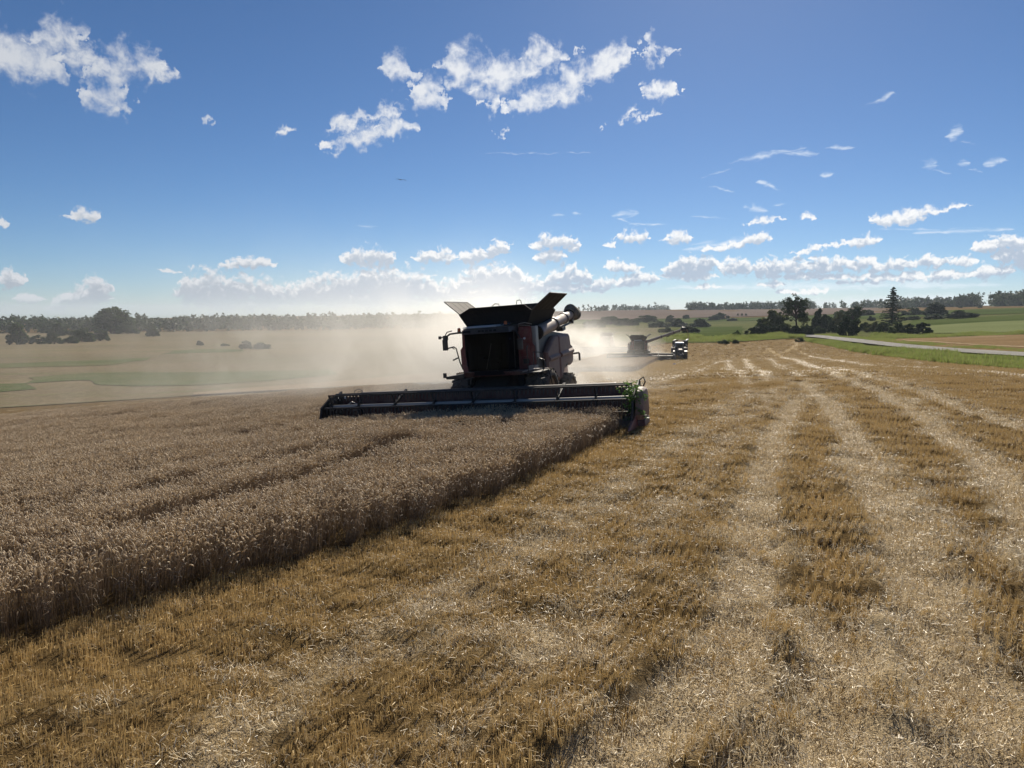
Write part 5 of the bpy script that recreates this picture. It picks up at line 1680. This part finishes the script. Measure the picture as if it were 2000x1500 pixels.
# ------------------------------------------------------------------ trees and bushes
L_DARK = leafy('dark_leaves', (0.018, 0.034, 0.012), (0.045, 0.075, 0.024), 0.22, 0.6, 0.7, 0.12, 0.15)
L_MID = leafy('mid_leaves', (0.032, 0.058, 0.018), (0.075, 0.115, 0.033), 0.30, 0.6, 0.7, 0.12, 0.15)
L_OLIVE = leafy('olive_leaves', (0.060, 0.075, 0.020), (0.13, 0.145, 0.045), 0.34, 0.6, 0.7, 0.12, 0.15)
L_SPRUCE = leafy('spruce_needles', (0.010, 0.024, 0.012), (0.028, 0.050, 0.024), 0.12, 0.6, 0.7, 0.1, 0.2)
L_FAR = leafy('forest_leaves', (0.025, 0.042, 0.016), (0.055, 0.085, 0.03), 0.25, 0.6, 0.6, 0.1, 0.03)
BARK = plain('bark', (0.045, 0.033, 0.024), 0.9)


def leaf_quads(centers, per, spread, size, rnd, squash=1.0, droop=0.0):
    """little leaf faces spread about clump centres; returns verts, quads"""
    C = np.repeat(np.asarray(centers, float), per, axis=0)
    n = len(C)
    g = rnd.normal(0, 1, (n, 3)); g /= np.maximum(np.linalg.norm(g, axis=1)[:, None], 1e-6)
    sp = np.repeat(np.asarray(spread, float) * np.ones(len(centers)), per)[:, None]
    P = C + g * sp * (rnd.random((n, 1)) ** 0.45) * np.array([1, 1, squash])
    u = rnd.normal(0, 1, (n, 3)); u /= np.linalg.norm(u, axis=1)[:, None]
    u[:, 2] -= droop; u /= np.linalg.norm(u, axis=1)[:, None]
    w = rnd.normal(0, 1, (n, 3)); w -= (w * u).sum(1)[:, None] * u; w /= np.linalg.norm(w, axis=1)[:, None]
    s = size * rnd.uniform(0.6, 1.4, (n, 1))
    a, b, c, d = P - u * s, P + w * s * 0.55, P + u * s, P - w * s * 0.55
    V = np.stack([a, b, c, d], 1).reshape(-1, 3)
    F = np.arange(n * 4).reshape(n, 4)
    return V, F


def limb(mb, pts, r0, r1):
    n = len(pts)
    mb.tube(pts, [r0 + (r1 - r0) * i / (n - 1) for i in range(n)], 6)


def broadleaf(seed, H, Wd, trunk_h, mat, nl=26, per=70, leaf=0.26, clump=1.0, lean=0.0, gap=1.0):
    """tree of height H and crown width Wd as (trunk mesh builder, crown verts, crown faces)"""
    r = random.Random(seed); rn = np.random.default_rng(seed)
    mb = MB()
    tip = Vector((lean * H, 0, H * 0.72))
    tr = [Vector((0, 0, -0.3)), Vector((lean * trunk_h * 0.6, 0, trunk_h * 0.5)), Vector((lean * trunk_h, 0.1, trunk_h)), Vector((lean * H * 0.55, -0.1, H * 0.5)), tip]
    limb(mb, tr, H * 0.026, H * 0.008)
    cs, sp = [], []
    for k in range(nl):
        t = r.uniform(0.0, 1.0)
        z0 = trunk_h + (H * 0.70 - trunk_h) * t * 0.9
        b = Vector((lean * z0, 0, z0))
        a = r.uniform(0, 2 * math.pi)
        env = math.sin(math.pi * (0.22 + 0.70 * t)) ** 0.8
        L = Wd * 0.5 * env * r.uniform(0.55, 1.0)
        e = b + Vector((math.cos(a) * L, math.sin(a) * L, (H - z0) * r.uniform(0.15, 0.62) * (0.6 + 0.5 * t)))
        e.z = min(e.z, H * 0.96)
        m_ = (b + e) / 2 + Vector((0, 0, 0.06 * H))
        limb(mb, [b, m_, e], H * 0.010, H * 0.003)
        for q in (0.55, 0.8, 1.0):
            c = b.lerp(e, q) + Vector((r.gauss(0, 0.3), r.gauss(0, 0.3), r.gauss(0.2, 0.3))) * clump
            cs.append(tuple(c)); sp.append(clump * r.uniform(0.6, 1.25) * gap)
    V, F = leaf_quads(cs, max(4, per // 3), sp, leaf, rn, 0.75)
    return mb, V, F


def bush(seed, mat, lumps=20, per=190, leaf=0.045):
    """unit bush: about 1 wide and 1 high"""
    r = random.Random(seed); rn = np.random.default_rng(seed)
    cs, sp = [], []
    for k in range(lumps):
        a = r.uniform(0, 6.283); d = 0.40 * math.sqrt(r.random())
        zt = r.uniform(0.5, 1.0) * 0.95 * math.sqrt(max(0.12, 1 - (d / 0.47) ** 2))
        cs.append((math.cos(a) * d, math.sin(a) * d, zt)); sp.append(r.uniform(0.09, 0.17))
    for k in range(10):
        a = k * 0.628 + r.uniform(0, 0.6); q = r.uniform(0.3, 0.4); cs.append((math.cos(a) * q, math.sin(a) * q, r.uniform(0.08, 0.35))); sp.append(0.15)
    V, F = leaf_quads(cs, per, sp, leaf, rn, 0.85)
    V[:, 2] = np.maximum(V[:, 2], 0.0)
    mb = MB()
    for k in range(5):
        a = r.uniform(0, 6.283); mb.tube([(0.05 * math.cos(a), 0.05 * math.sin(a), -0.05), (0.2 * math.cos(a), 0.2 * math.sin(a), 0.45)], [0.02, 0.008], 5)
    return mb, V, F


def spruce(seed, H, Wd):
    r = random.Random(seed); rn = np.random.default_rng(seed)
    mb = MB(); limb(mb, [Vector((0, 0, -0.3)), Vector((0, 0, H * 0.5)), Vector((0, 0, H * 0.985))], H * 0.022, 0.03)
    Vs, Fs, nb = [], [], 0
    z = H * 0.10
    while z < H * 0.985:
        t = z / H
        Lm = Wd * 0.5 * (1.02 - t) ** 0.78
        nbr = r.choice((5, 6, 7))
        a0 = r.uniform(0, 6.283)
        for k in range(nbr):
            a = a0 + k * 6.283 / nbr + r.gauss(0, 0.2)
            L = max(0.25, Lm * r.uniform(0.55, 1.15))
            d = Vector((math.cos(a), math.sin(a), 0))
            dip = -0.16 * L if t < 0.6 else 0.12 * L
            zb = z + r.uniform(-0.55, 0.55) * H * 0.036; dip += r.gauss(0, 0.10) * L
            pts = [Vector((0, 0, zb)), Vector((0, 0, zb)) + d * L * 0.5 + Vector((0, 0, dip * 0.8)), Vector((0, 0, zb)) + d * L + Vector((0, 0, dip * 0.55))]
            limb(mb, pts, 0.05, 0.015)
            n = int(14 + 16 * L)
            q = rn.random(n) ** 0.8
            base = np.array([tuple(pts[0].lerp(pts[1], min(1, 2 * x)) if x < 0.5 else pts[1].lerp(pts[2], 2 * x - 1)) for x in q])
            lat = np.array([-d.y, d.x, 0]) * rn.normal(0, 1, n)[:, None] * (0.09 * L + 0.10) * (1.1 - q)[:, None]
            cen = base + lat + np.stack([np.zeros(n), np.zeros(n), -np.abs(rn.normal(0, 0.16, n))], -1)
            V, F = leaf_quads(cen, 1, 0.05, 0.21, rn, 1, 0.5)
            Vs.append(V); Fs.append(F + nb); nb += len(V)
        z += H * 0.036 * r.uniform(0.8, 1.25)
    return mb, np.concatenate(Vs), np.concatenate(Fs)


def plant(name, parts, mat, p, label, cat, group=None, scale=(1, 1, 1), rz=0.0):
    mb, V, F = parts
    root = empty(name, p)
    root.scale = scale; root.rotation_euler = (0, 0, rz)
    if mb is not None: mb.build('trunk' if 'bush' not in name and 'shrub' not in name else 'stem', BARK, root)
    cr = bpy.data.objects.new('crown', fast_mesh('crown', V, F, [mat])); COL.objects.link(cr); cr.parent = root
    tag(root, label, cat, group)
    return root


def dist_of(p): return p.y


def px_m(n, p): return n / FPX * p.y


# --- the farmstead trees on the right
p = at(1557, 655)
plant('broadleaf_tree', broadleaf(3, px_m(88, p), px_m(62, p), px_m(26, p), L_DARK, nl=34, per=150, leaf=0.23, clump=1.0, lean=-0.10, gap=0.9), L_DARK, p, 'tall open crowned broadleaf tree with a leaning trunk behind the dark hedge', 'tree')
p = at(1742, 636)
plant('spruce_tree', spruce(4, px_m(76, p), px_m(60, p)), L_SPRUCE, p, 'tall dark conical spruce standing alone above the shrubs', 'tree')
p = at(1667, 645)
plant('broadleaf_tree', broadleaf(8, px_m(54, p), px_m(50, p), px_m(18, p), L_DARK, nl=28, per=150, leaf=0.23, clump=1.0, gap=0.9), L_DARK, p, 'smaller broadleaf tree with a rounded drooping crown between the big tree and the spruce', 'tree')
p = at(1568, 652)
plant('conical_tree', broadleaf(15, px_m(46, p), px_m(24, p), px_m(6, p), L_OLIVE, nl=20, per=90, leaf=0.28, clump=0.8), L_OLIVE, p, 'narrow olive green pointed tree just right of the tall broadleaf trunk', 'tree')

BUSH_MESH = {}
VARIANTS = 6
for nm, mt in (('dark', L_DARK), ('mid', L_MID), ('olive', L_OLIVE)):
    for k in range(VARIANTS):
        mb, V, F = bush(40 + k, mt)
        st = mb.build('stem', BARK, None, link=False)
        BUSH_MESH[nm, k] = (st.data, fast_mesh('crown', V, F, [mt]))
        bpy.data.objects.remove(st)


def put_bush(px, py, w, h, kind, label, group=None, k=None, name='bush', depth=None):
    p = at(px, py)
    r = random.Random(int(px * 7 + py * 13))
    k = r.randrange(VARIANTS) if k is None else k
    root = empty(name, p)
    ww, hh = px_m(w, p), px_m(h * 1.25, p)
    root.scale = (ww, min(ww, 14) * 0.8 if depth is None else depth, hh)
    root.rotation_euler = (0, 0, 0)
    for nm, me in zip(('stem', 'crown'), BUSH_MESH[kind, k]):
        o = bpy.data.objects.new(nm, me); COL.objects.link(o); o.parent = root
        o.rotation_euler = (0, 0, r.uniform(0, 6.28)) if nm == 'crown' else (0, 0, 0)
    tag(root, label, 'bush', group)
    return root


HG = 'bushes round the tall trees'
put_bush(1512, 652, 62, 36, 'olive', 'pale green bush left of the tall broadleaf tree, its top sloping', HG)
put_bush(1488, 652, 40, 24, 'mid', 'leafy bush at the left end of the dark hedge', HG)
for k, (px, lb) in enumerate(((1470, 'dark low hedge bush at the left end of the roadside hedge'), (1490, 'second dark hedge bush from the left end of the roadside hedge'), (1510, 'dark hedge bush below the pale sloping bush'), (1530, 'dark hedge bush just left of the tall broadleaf trunk'), (1552, 'dark hedge bush right in front of the tall broadleaf trunk'), (1574, 'dark hedge bush at the right end where the road begins'))):
    put_bush(px, 655.5, 30, 17 + (k % 3), 'dark', lb, 'hedge bushes under the tall tree', name='hedge_bush')
put_bush(1600, 647, 34, 34, 'dark', 'rounded dark bush standing right of the olive pointed tree', HG)
put_bush(1618, 644, 30, 22, 'mid', 'middle green bush halfway between the two broadleaf trees', HG)
put_bush(1602, 652, 26, 14, 'mid', 'small bush beside the start of the pale road', HG)
put_bush(1627, 650, 24, 18, 'dark', 'small dark bush left of the dense dark thicket', HG)
put_bush(1640, 646, 30, 28, 'olive', 'olive bush touching the left side of the drooping tree', HG)
put_bush(1657, 657, 46, 36, 'dark', 'dense dark thicket in front of the drooping broadleaf tree', HG)
put_bush(1645, 630, 40, 20, 'mid', 'far green bush behind the drooping broadleaf tree', HG)
SG = 'shrubs under the spruce'
for px, py, w, h, kd, lb in ((1690, 645, 26, 12, 'mid', 'low shrub just right of the dense dark thicket'), (1706, 649, 34, 16, 'olive', 'brownish shrub left of the spruce trunk'), (1728, 650, 36, 17, 'mid', 'shrub directly below the left side of the spruce'),
                             (1752, 652, 34, 18, 'mid', 'shrub directly below the right side of the spruce'), (1776, 652, 34, 16, 'dark', 'dark shrub right of the spruce foot'), (1804, 653, 34, 19, 'dark', 'dark shrub at the right end of the row under the spruce')):
    put_bush(px, py, w, h, kd, lb, SG, name='shrub')
FG = 'bushes on the far green fields'
for px, py, w, h, kd, lb in ((1702, 627, 16, 9, 'dark', 'tiny dark bush on the meadow left of the spruce'), (1690, 617, 36, 11, 'dark', 'far low dark thicket left of the spruce'), (1782, 616, 44, 12, 'mid', 'far low bush right of the spruce at mid height'),
                             (1825, 618, 56, 21, 'dark', 'dark dome shaped clump of bushes right of the spruce'), (1780, 625, 36, 8, 'mid', 'low flat bush close to the right edge of the spruce'), (1826, 624, 44, 10, 'mid', 'low oblong hedge in front of the dome shaped clump'), (1880, 622, 64, 15, 'mid', 'long rounded hedge furthest right on the green field'),
                             (1438, 658, 17, 12, 'mid', 'small lone bush on the meadow left of the dark hedge'), (1412, 672, 24, 8, 'mid', 'low weedy bush at the far end of the stubble'), (1437, 672, 14, 8, 'dark', 'small dark bush at the far end of the stubble'), (1562, 668, 20, 7, 'olive', 'dry weedy bush at the start of the green verge'),
                             (1876, 601.5, 8, 3.4, 'dark', 'tiny bush on the crest left of the far wood'), (1914, 601.5, 9, 3.4, 'dark', 'tiny bush on the crest in front of the far wood')):
    put_bush(px, py, w, h, kd, lb, FG)
VG = 'bushes in the middle distance behind the tractor'
for px, py, w, h, kd, lb in ((1350, 651, 36, 14, 'dark', 'dark rounded bush nearest behind the tractor'), (1368, 640, 46, 14, 'mid', 'green bush up and right of the dark rounded bush'), (1320, 639, 52, 13, 'dark', 'dark oblong bush above the auger spout'), (1310, 630, 22, 12, 'dark', 'dark round bush rising behind the oblong one'),
                             (1410, 624, 28, 13, 'dark', 'dark bush pair on the meadow, right of the green bush'), (1395, 626, 26, 10, 'mid', 'low bush left of the dark pair'), (1430, 627, 22, 6, 'mid', 'flat bush right of the dark pair'), (1340, 623, 14, 8, 'dark', 'small dark bush at the foot of the far hill'),
                             (1262, 630, 50, 12, 'mid', 'hazy bush above the distant combine'), (1285, 640, 40, 12, 'mid', 'hazy bush left of the dark oblong bush'), (1225, 636, 50, 14, 'mid', 'hazy bush left of the one above the combine'), (1190, 634, 46, 16, 'mid', 'dusty bush near the spout of the big combine'), (1160, 640, 44, 15, 'mid', 'dusty bush low behind the auger of the big combine'), (1300, 650, 30, 10, 'mid', 'hazy low bush right under the raised auger')):
    put_bush(px, py, w, h, kd, lb, VG)
for px, lb in ((1441, 'left one of three tiny trees on the far brown hill'), (1449, 'middle one of three tiny trees on the far brown hill'), (1457, 'right one of three tiny trees on the far brown hill')):
    put_bush(px, 617, 5, 4, 'dark', lb, 'three tiny trees on the hill', name='small_tree')
# --- left side of the valley
p = at(222, 651)
plant('broadleaf_tree', bush(21, L_MID, lumps=46, per=150, leaf=0.032), L_MID, p, 'large broad tree rising above the wood in the hazy left distance', 'tree', scale=(px_m(86, p), px_m(60, p), px_m(50, p)))
LG = 'bushes in the hazy valley on the left'
for px, py, w, h, kd, lb in ((36, 673, 46, 33, 'mid', 'round bush at the left end of the valley bushes'), (74, 672, 34, 14, 'mid', 'low bush just right of the round one at the left edge'), (106, 672, 32, 18, 'mid', 'second low bush in the valley row'), (136, 671, 34, 13, 'mid', 'flat bush in the middle of the valley row'),
                             (162, 668, 50, 22, 'mid', 'wide bush left of the large broad tree'), (196, 666, 36, 18, 'mid', 'bush below the large broad tree'), (118, 656, 60, 20, 'mid', 'taller bush behind the valley row'), (298, 657, 26, 18, 'mid', 'single round bush right of the large broad tree'),
                             (250, 652, 44, 14, 'mid', 'bush at the right foot of the large broad tree'), (391, 675, 14, 9, 'dark', 'small dark bush alone in the valley stubble'), (440, 676, 18, 5, 'mid', 'flat bush right of the small dark one'), (480, 682, 26, 14, 'mid', 'dusty bush left of the dust cloud'), (512, 682, 36, 12, 'mid', 'dusty bush at the edge of the dust cloud')):
    put_bush(px, py, w, h, kd, lb, LG)


# --- far woods that read as one mass
def wood(name, near, far, n, hm, leaf, seed, per=36, depth=False):
    rn = np.random.default_rng(seed)
    put = ray_at if depth else at      # given by place seen, or by column and distance
    A, Bq = resample([put(*q) for q in near], 80), resample([put(*q) for q in far], 80)
    u = rn.random(n) * 79; k = np.minimum(u.astype(int), 78); f = (u - k)[:, None]; v = rn.random(n)[:, None]
    P = (A[k] * (1 - f) + A[k + 1] * f) * (1 - v) + (Bq[k] * (1 - f) + Bq[k + 1] * f) * v
    z = base_height(P[:, 0], P[:, 1])
    h = hm * rn.uniform(0.65, 1.25, n) * (0.75 + 0.5 * vnoise(P[:, 0], P[:, 1], hm * 4, seed))
    cs, sp = [], []
    for i in range(n):
        for q in range(4):
            cs.append((P[i, 0] + rn.normal(0, h[i] * 0.16), P[i, 1] + rn.normal(0, h[i] * 0.16), z[i] + h[i] * (0.18 + 0.22 * q))); sp.append(h[i] * (0.30 - 0.035 * q))
    V, F = leaf_quads(cs, per // 4, sp, leaf, rn, 0.9)
    o = bpy.data.objects.new(name, fast_mesh(name, V, F, [L_FAR])); COL.objects.link(o)
    tag(o, kind='stuff')


wood('far_wood', [(-500, 654), (0, 651), (300, 648), (640, 645), (900, 640), (1050, 634)], [(-500, 637), (0, 637), (300, 635), (640, 629), (900, 627), (1050, 626)], 1500, 10.5, 1.6, 5)
wood('far_wood', [(1120, 611), (1180, 608.5), (1240, 607.5), (1310, 606)], [(1120, 609), (1180, 607), (1240, 606.2), (1310, 604.8)], 240, 11, 1.6, 6)
wood('far_wood', [(1340, 1360), (1420, 1350), (1500, 1340), (1590, 1330)], [(1340, 1430), (1420, 1420), (1500, 1410), (1590, 1400)], 330, 11.5, 1.6, 7, depth=True)
wood('far_wood', [(1560, 604), (1640, 603.5), (1700, 603.0), (1770, 602.6)], [(1560, 602.2), (1640, 601.8), (1700, 601.4), (1770, 601)], 420, 13.5, 1.8, 8)
wood('far_wood', [(1770, 601.5), (1840, 600), (1900, 599)], [(1770, 600.6), (1840, 599.2), (1900, 598.2)], 160, 12, 1.7, 11)
wood('copse', [(1868, 600), (1892, 599.5), (1912, 599)], [(1868, 599.2), (1892, 598.6), (1912, 598.2)], 110, 16, 1.7, 9)
wood('far_wood', [(1935, 599), (1965, 598.2), (2010, 597.6), (2300, 596)], [(1935, 598), (1965, 597.2), (2010, 596.4), (2300, 595)], 420, 16.5, 1.8, 10)


# ------------------------------------------------------------------ grass of the verge
M_GRASS = leafy('verge_blades', (0.155, 0.205, 0.046), (0.28, 0.325, 0.095), 0.5, 0.5, 0.6, 0.3, 0.12)
M_DRYG = leafy('dry_blades', (0.22, 0.18, 0.08), (0.32, 0.27, 0.13), 0.4, 0.6, 0.6, 0.2)


def grass_tuft(k, h=0.55, n=46, size=0.8):
    r = random.Random(700 + k); B = Blades()
    for _ in range(n):
        x, y = r.gauss(0, size * 0.32), r.gauss(0, size * 0.32); a = r.uniform(0, 6.283); hh = h * r.uniform(0.5, 1.2); ln = hh * r.uniform(0.1, 0.6)
        B.ribbon([(x, y, -0.05), (x + math.cos(a) * ln * 0.35, y + math.sin(a) * ln * 0.35, hh * 0.6), (x + math.cos(a) * ln, y + math.sin(a) * ln, hh)], (0.03, 0.026, 0.006), (-math.sin(a), math.cos(a), 0), 1 if r.random() < 0.16 else 0)
    return B.obj('grass_tuft_%02d' % k, [M_GRASS, M_DRYG])


def sow(name, a_px, b_px, n, smin, smax):
    A, Bq = resample([at(*q) for q in a_px], 100), resample([at(*q) for q in b_px], 100)
    u = rng.random(n) * 99; k = np.minimum(u.astype(int), 98); f = (u - k)[:, None]; v = rng.random(n)[:, None]
    P = (A[k] * (1 - f) + A[k + 1] * f) * (1 - v) + (Bq[k] * (1 - f) + Bq[k + 1] * f) * v
    s_ = rng.uniform(smin, smax, n) * (0.45 + 1.3 * vnoise(P[:, 0], P[:, 1], 5.0, 51) ** 2)
    rot = np.stack([np.zeros(n), np.zeros(n), rng.random(n) * 6.28], -1)
    return np.stack([P[:, 0], P[:, 1], base_height(P[:, 0], P[:, 1]) + 0.1], -1), rot, np.stack([s_, s_, s_ * rng.uniform(0.8, 1.2, n)], -1)


def verge():
    parts = [sow('v', [(1572, 667), (1620, 676), (1700, 692), (1800, 706), (2000, 723), (2300, 748)], [(1572, 661.5), (1620, 666), (1700, 679), (1800, 691), (2000, 704), (2300, 722)], 9000, 0.5, 1.05),
             sow('v', [(1590, 655), (1680, 663), (1760, 673), (1850, 681.5), (2010, 692), (2300, 707)], [(1590, 653.5), (1680, 658), (1760, 666), (1850, 675), (2010, 687), (2300, 700)], 3500, 0.35, 0.7),
             sow('v', [(1300, 668), (1380, 668), (1460, 667), (1530, 662), (1572, 660)], [(1300, 660), (1380, 659), (1460, 657), (1530, 656), (1572, 656)], 2500, 0.9, 1.7),
             sow('v', [(1700, 660), (1800, 662), (1900, 658), (2010, 654)], [(1700, 655), (1800, 656), (1900, 653), (2010, 650)], 2500, 0.7, 1.4)]
    P, Rr, Sc = (np.concatenate([q[i] for q in parts]) for i in range(3))
    scatter('verge_grass', P, Rr, Sc, rng.integers(0, 6, len(P)), [grass_tuft(k) for k in range(6)])


verge()
# ------------------------------------------------------------------ harvest dust: real clouds of it behind the machines
def dust(name, lo, hi, blobs, noise_scale, seed, col=(0.93, 0.91, 0.87), step=1.0):
    m, t, out = new_mat(name)
    geo = t.node('ShaderNodeNewGeometry')
    tc_ = t.node('ShaderNodeTexCoord')
    P = geo.outputs['Position']
    tot = None
    for (c, s, d) in blobs:
        q = t.vmath('DIVIDE', t.vmath('SUBTRACT', P, c), s)
        r2 = t.vmath('DOT_PRODUCT', q, q, out=1)
        g = t.math('MULTIPLY', t.math('EXPONENT', t.math('MULTIPLY', r2, -1.0)), d)
        tot = g if tot is None else t.math('ADD', tot, g)
    n = t.noise(t.vmath('ADD', P, (seed * 7.0, 0, 0)), noise_scale, 5, 0.62, '3D', 0.8)
    f = t.smooth(n, 0.42, 0.62, 0.02, 2.3)
    v = t.node('ShaderNodeVolumePrincipled')
    v.inputs['Color'].default_value = (*col, 1)
    v.inputs['Anisotropy'].default_value = 0.55
    t.link(t.math('MULTIPLY', tot, f), v.inputs['Density'])
    t.link(v.outputs[0], out.inputs['Volume'])
    mb = MB(); mb.box([(a + b) / 2 for a, b in zip(lo, hi)], [b - a for a, b in zip(lo, hi)])
    o = mb.build(name, m)
    tag(o, kind='stuff')
    return o


dust('dust_cloud', (-80, 33.0, -16), (24, 128, 14), [
    ((3.4, 41.5, 0.3), (2.2, 3.8, 1.7), 0.22),
    ((-1.8, 47.0, 1.2), (3.8, 8.0, 3.2), 0.075),
    ((-4.5, 45.0, 0.6), (6.0, 8.0, 3.2), 0.055),
    ((-13, 58, 0.0), (11, 14, 5.5), 0.012),
    ((-34, 78, -2.0), (22, 22, 8.0), 0.0032),
    ((4.4, 49, -1.0), (2.0, 7, 1.0), 0.05)], 0.12, 1)
dust('dust_cloud', (-30, 153.5, -16), (36, 225, 10), [
    ((27.0, 161, -5.0), (2.8, 5, 2.8), 0.20),
    ((15, 170, -4.6), (9, 10, 3.4), 0.07),
    ((3, 182, -4.0), (14, 18, 4.5), 0.035)], 0.12, 2)

# ------------------------------------------------------------------ summer haze
hm, ht, hout = new_mat('haze')
hv = ht.node('ShaderNodeVolumePrincipled')
hv.inputs['Color'].default_value = (0.72, 0.82, 0.95, 1)
hv.inputs['Density'].default_value = 0.00009
hv.inputs['Anisotropy'].default_value = 0.2
ht.link(hv.outputs[0], hout.inputs['Volume'])
mb = MB(); mb.box((0, 0, 5.0), (15600, 15600, 80.0))
o = mb.build('haze', hm)
tag(o, kind='stuff')
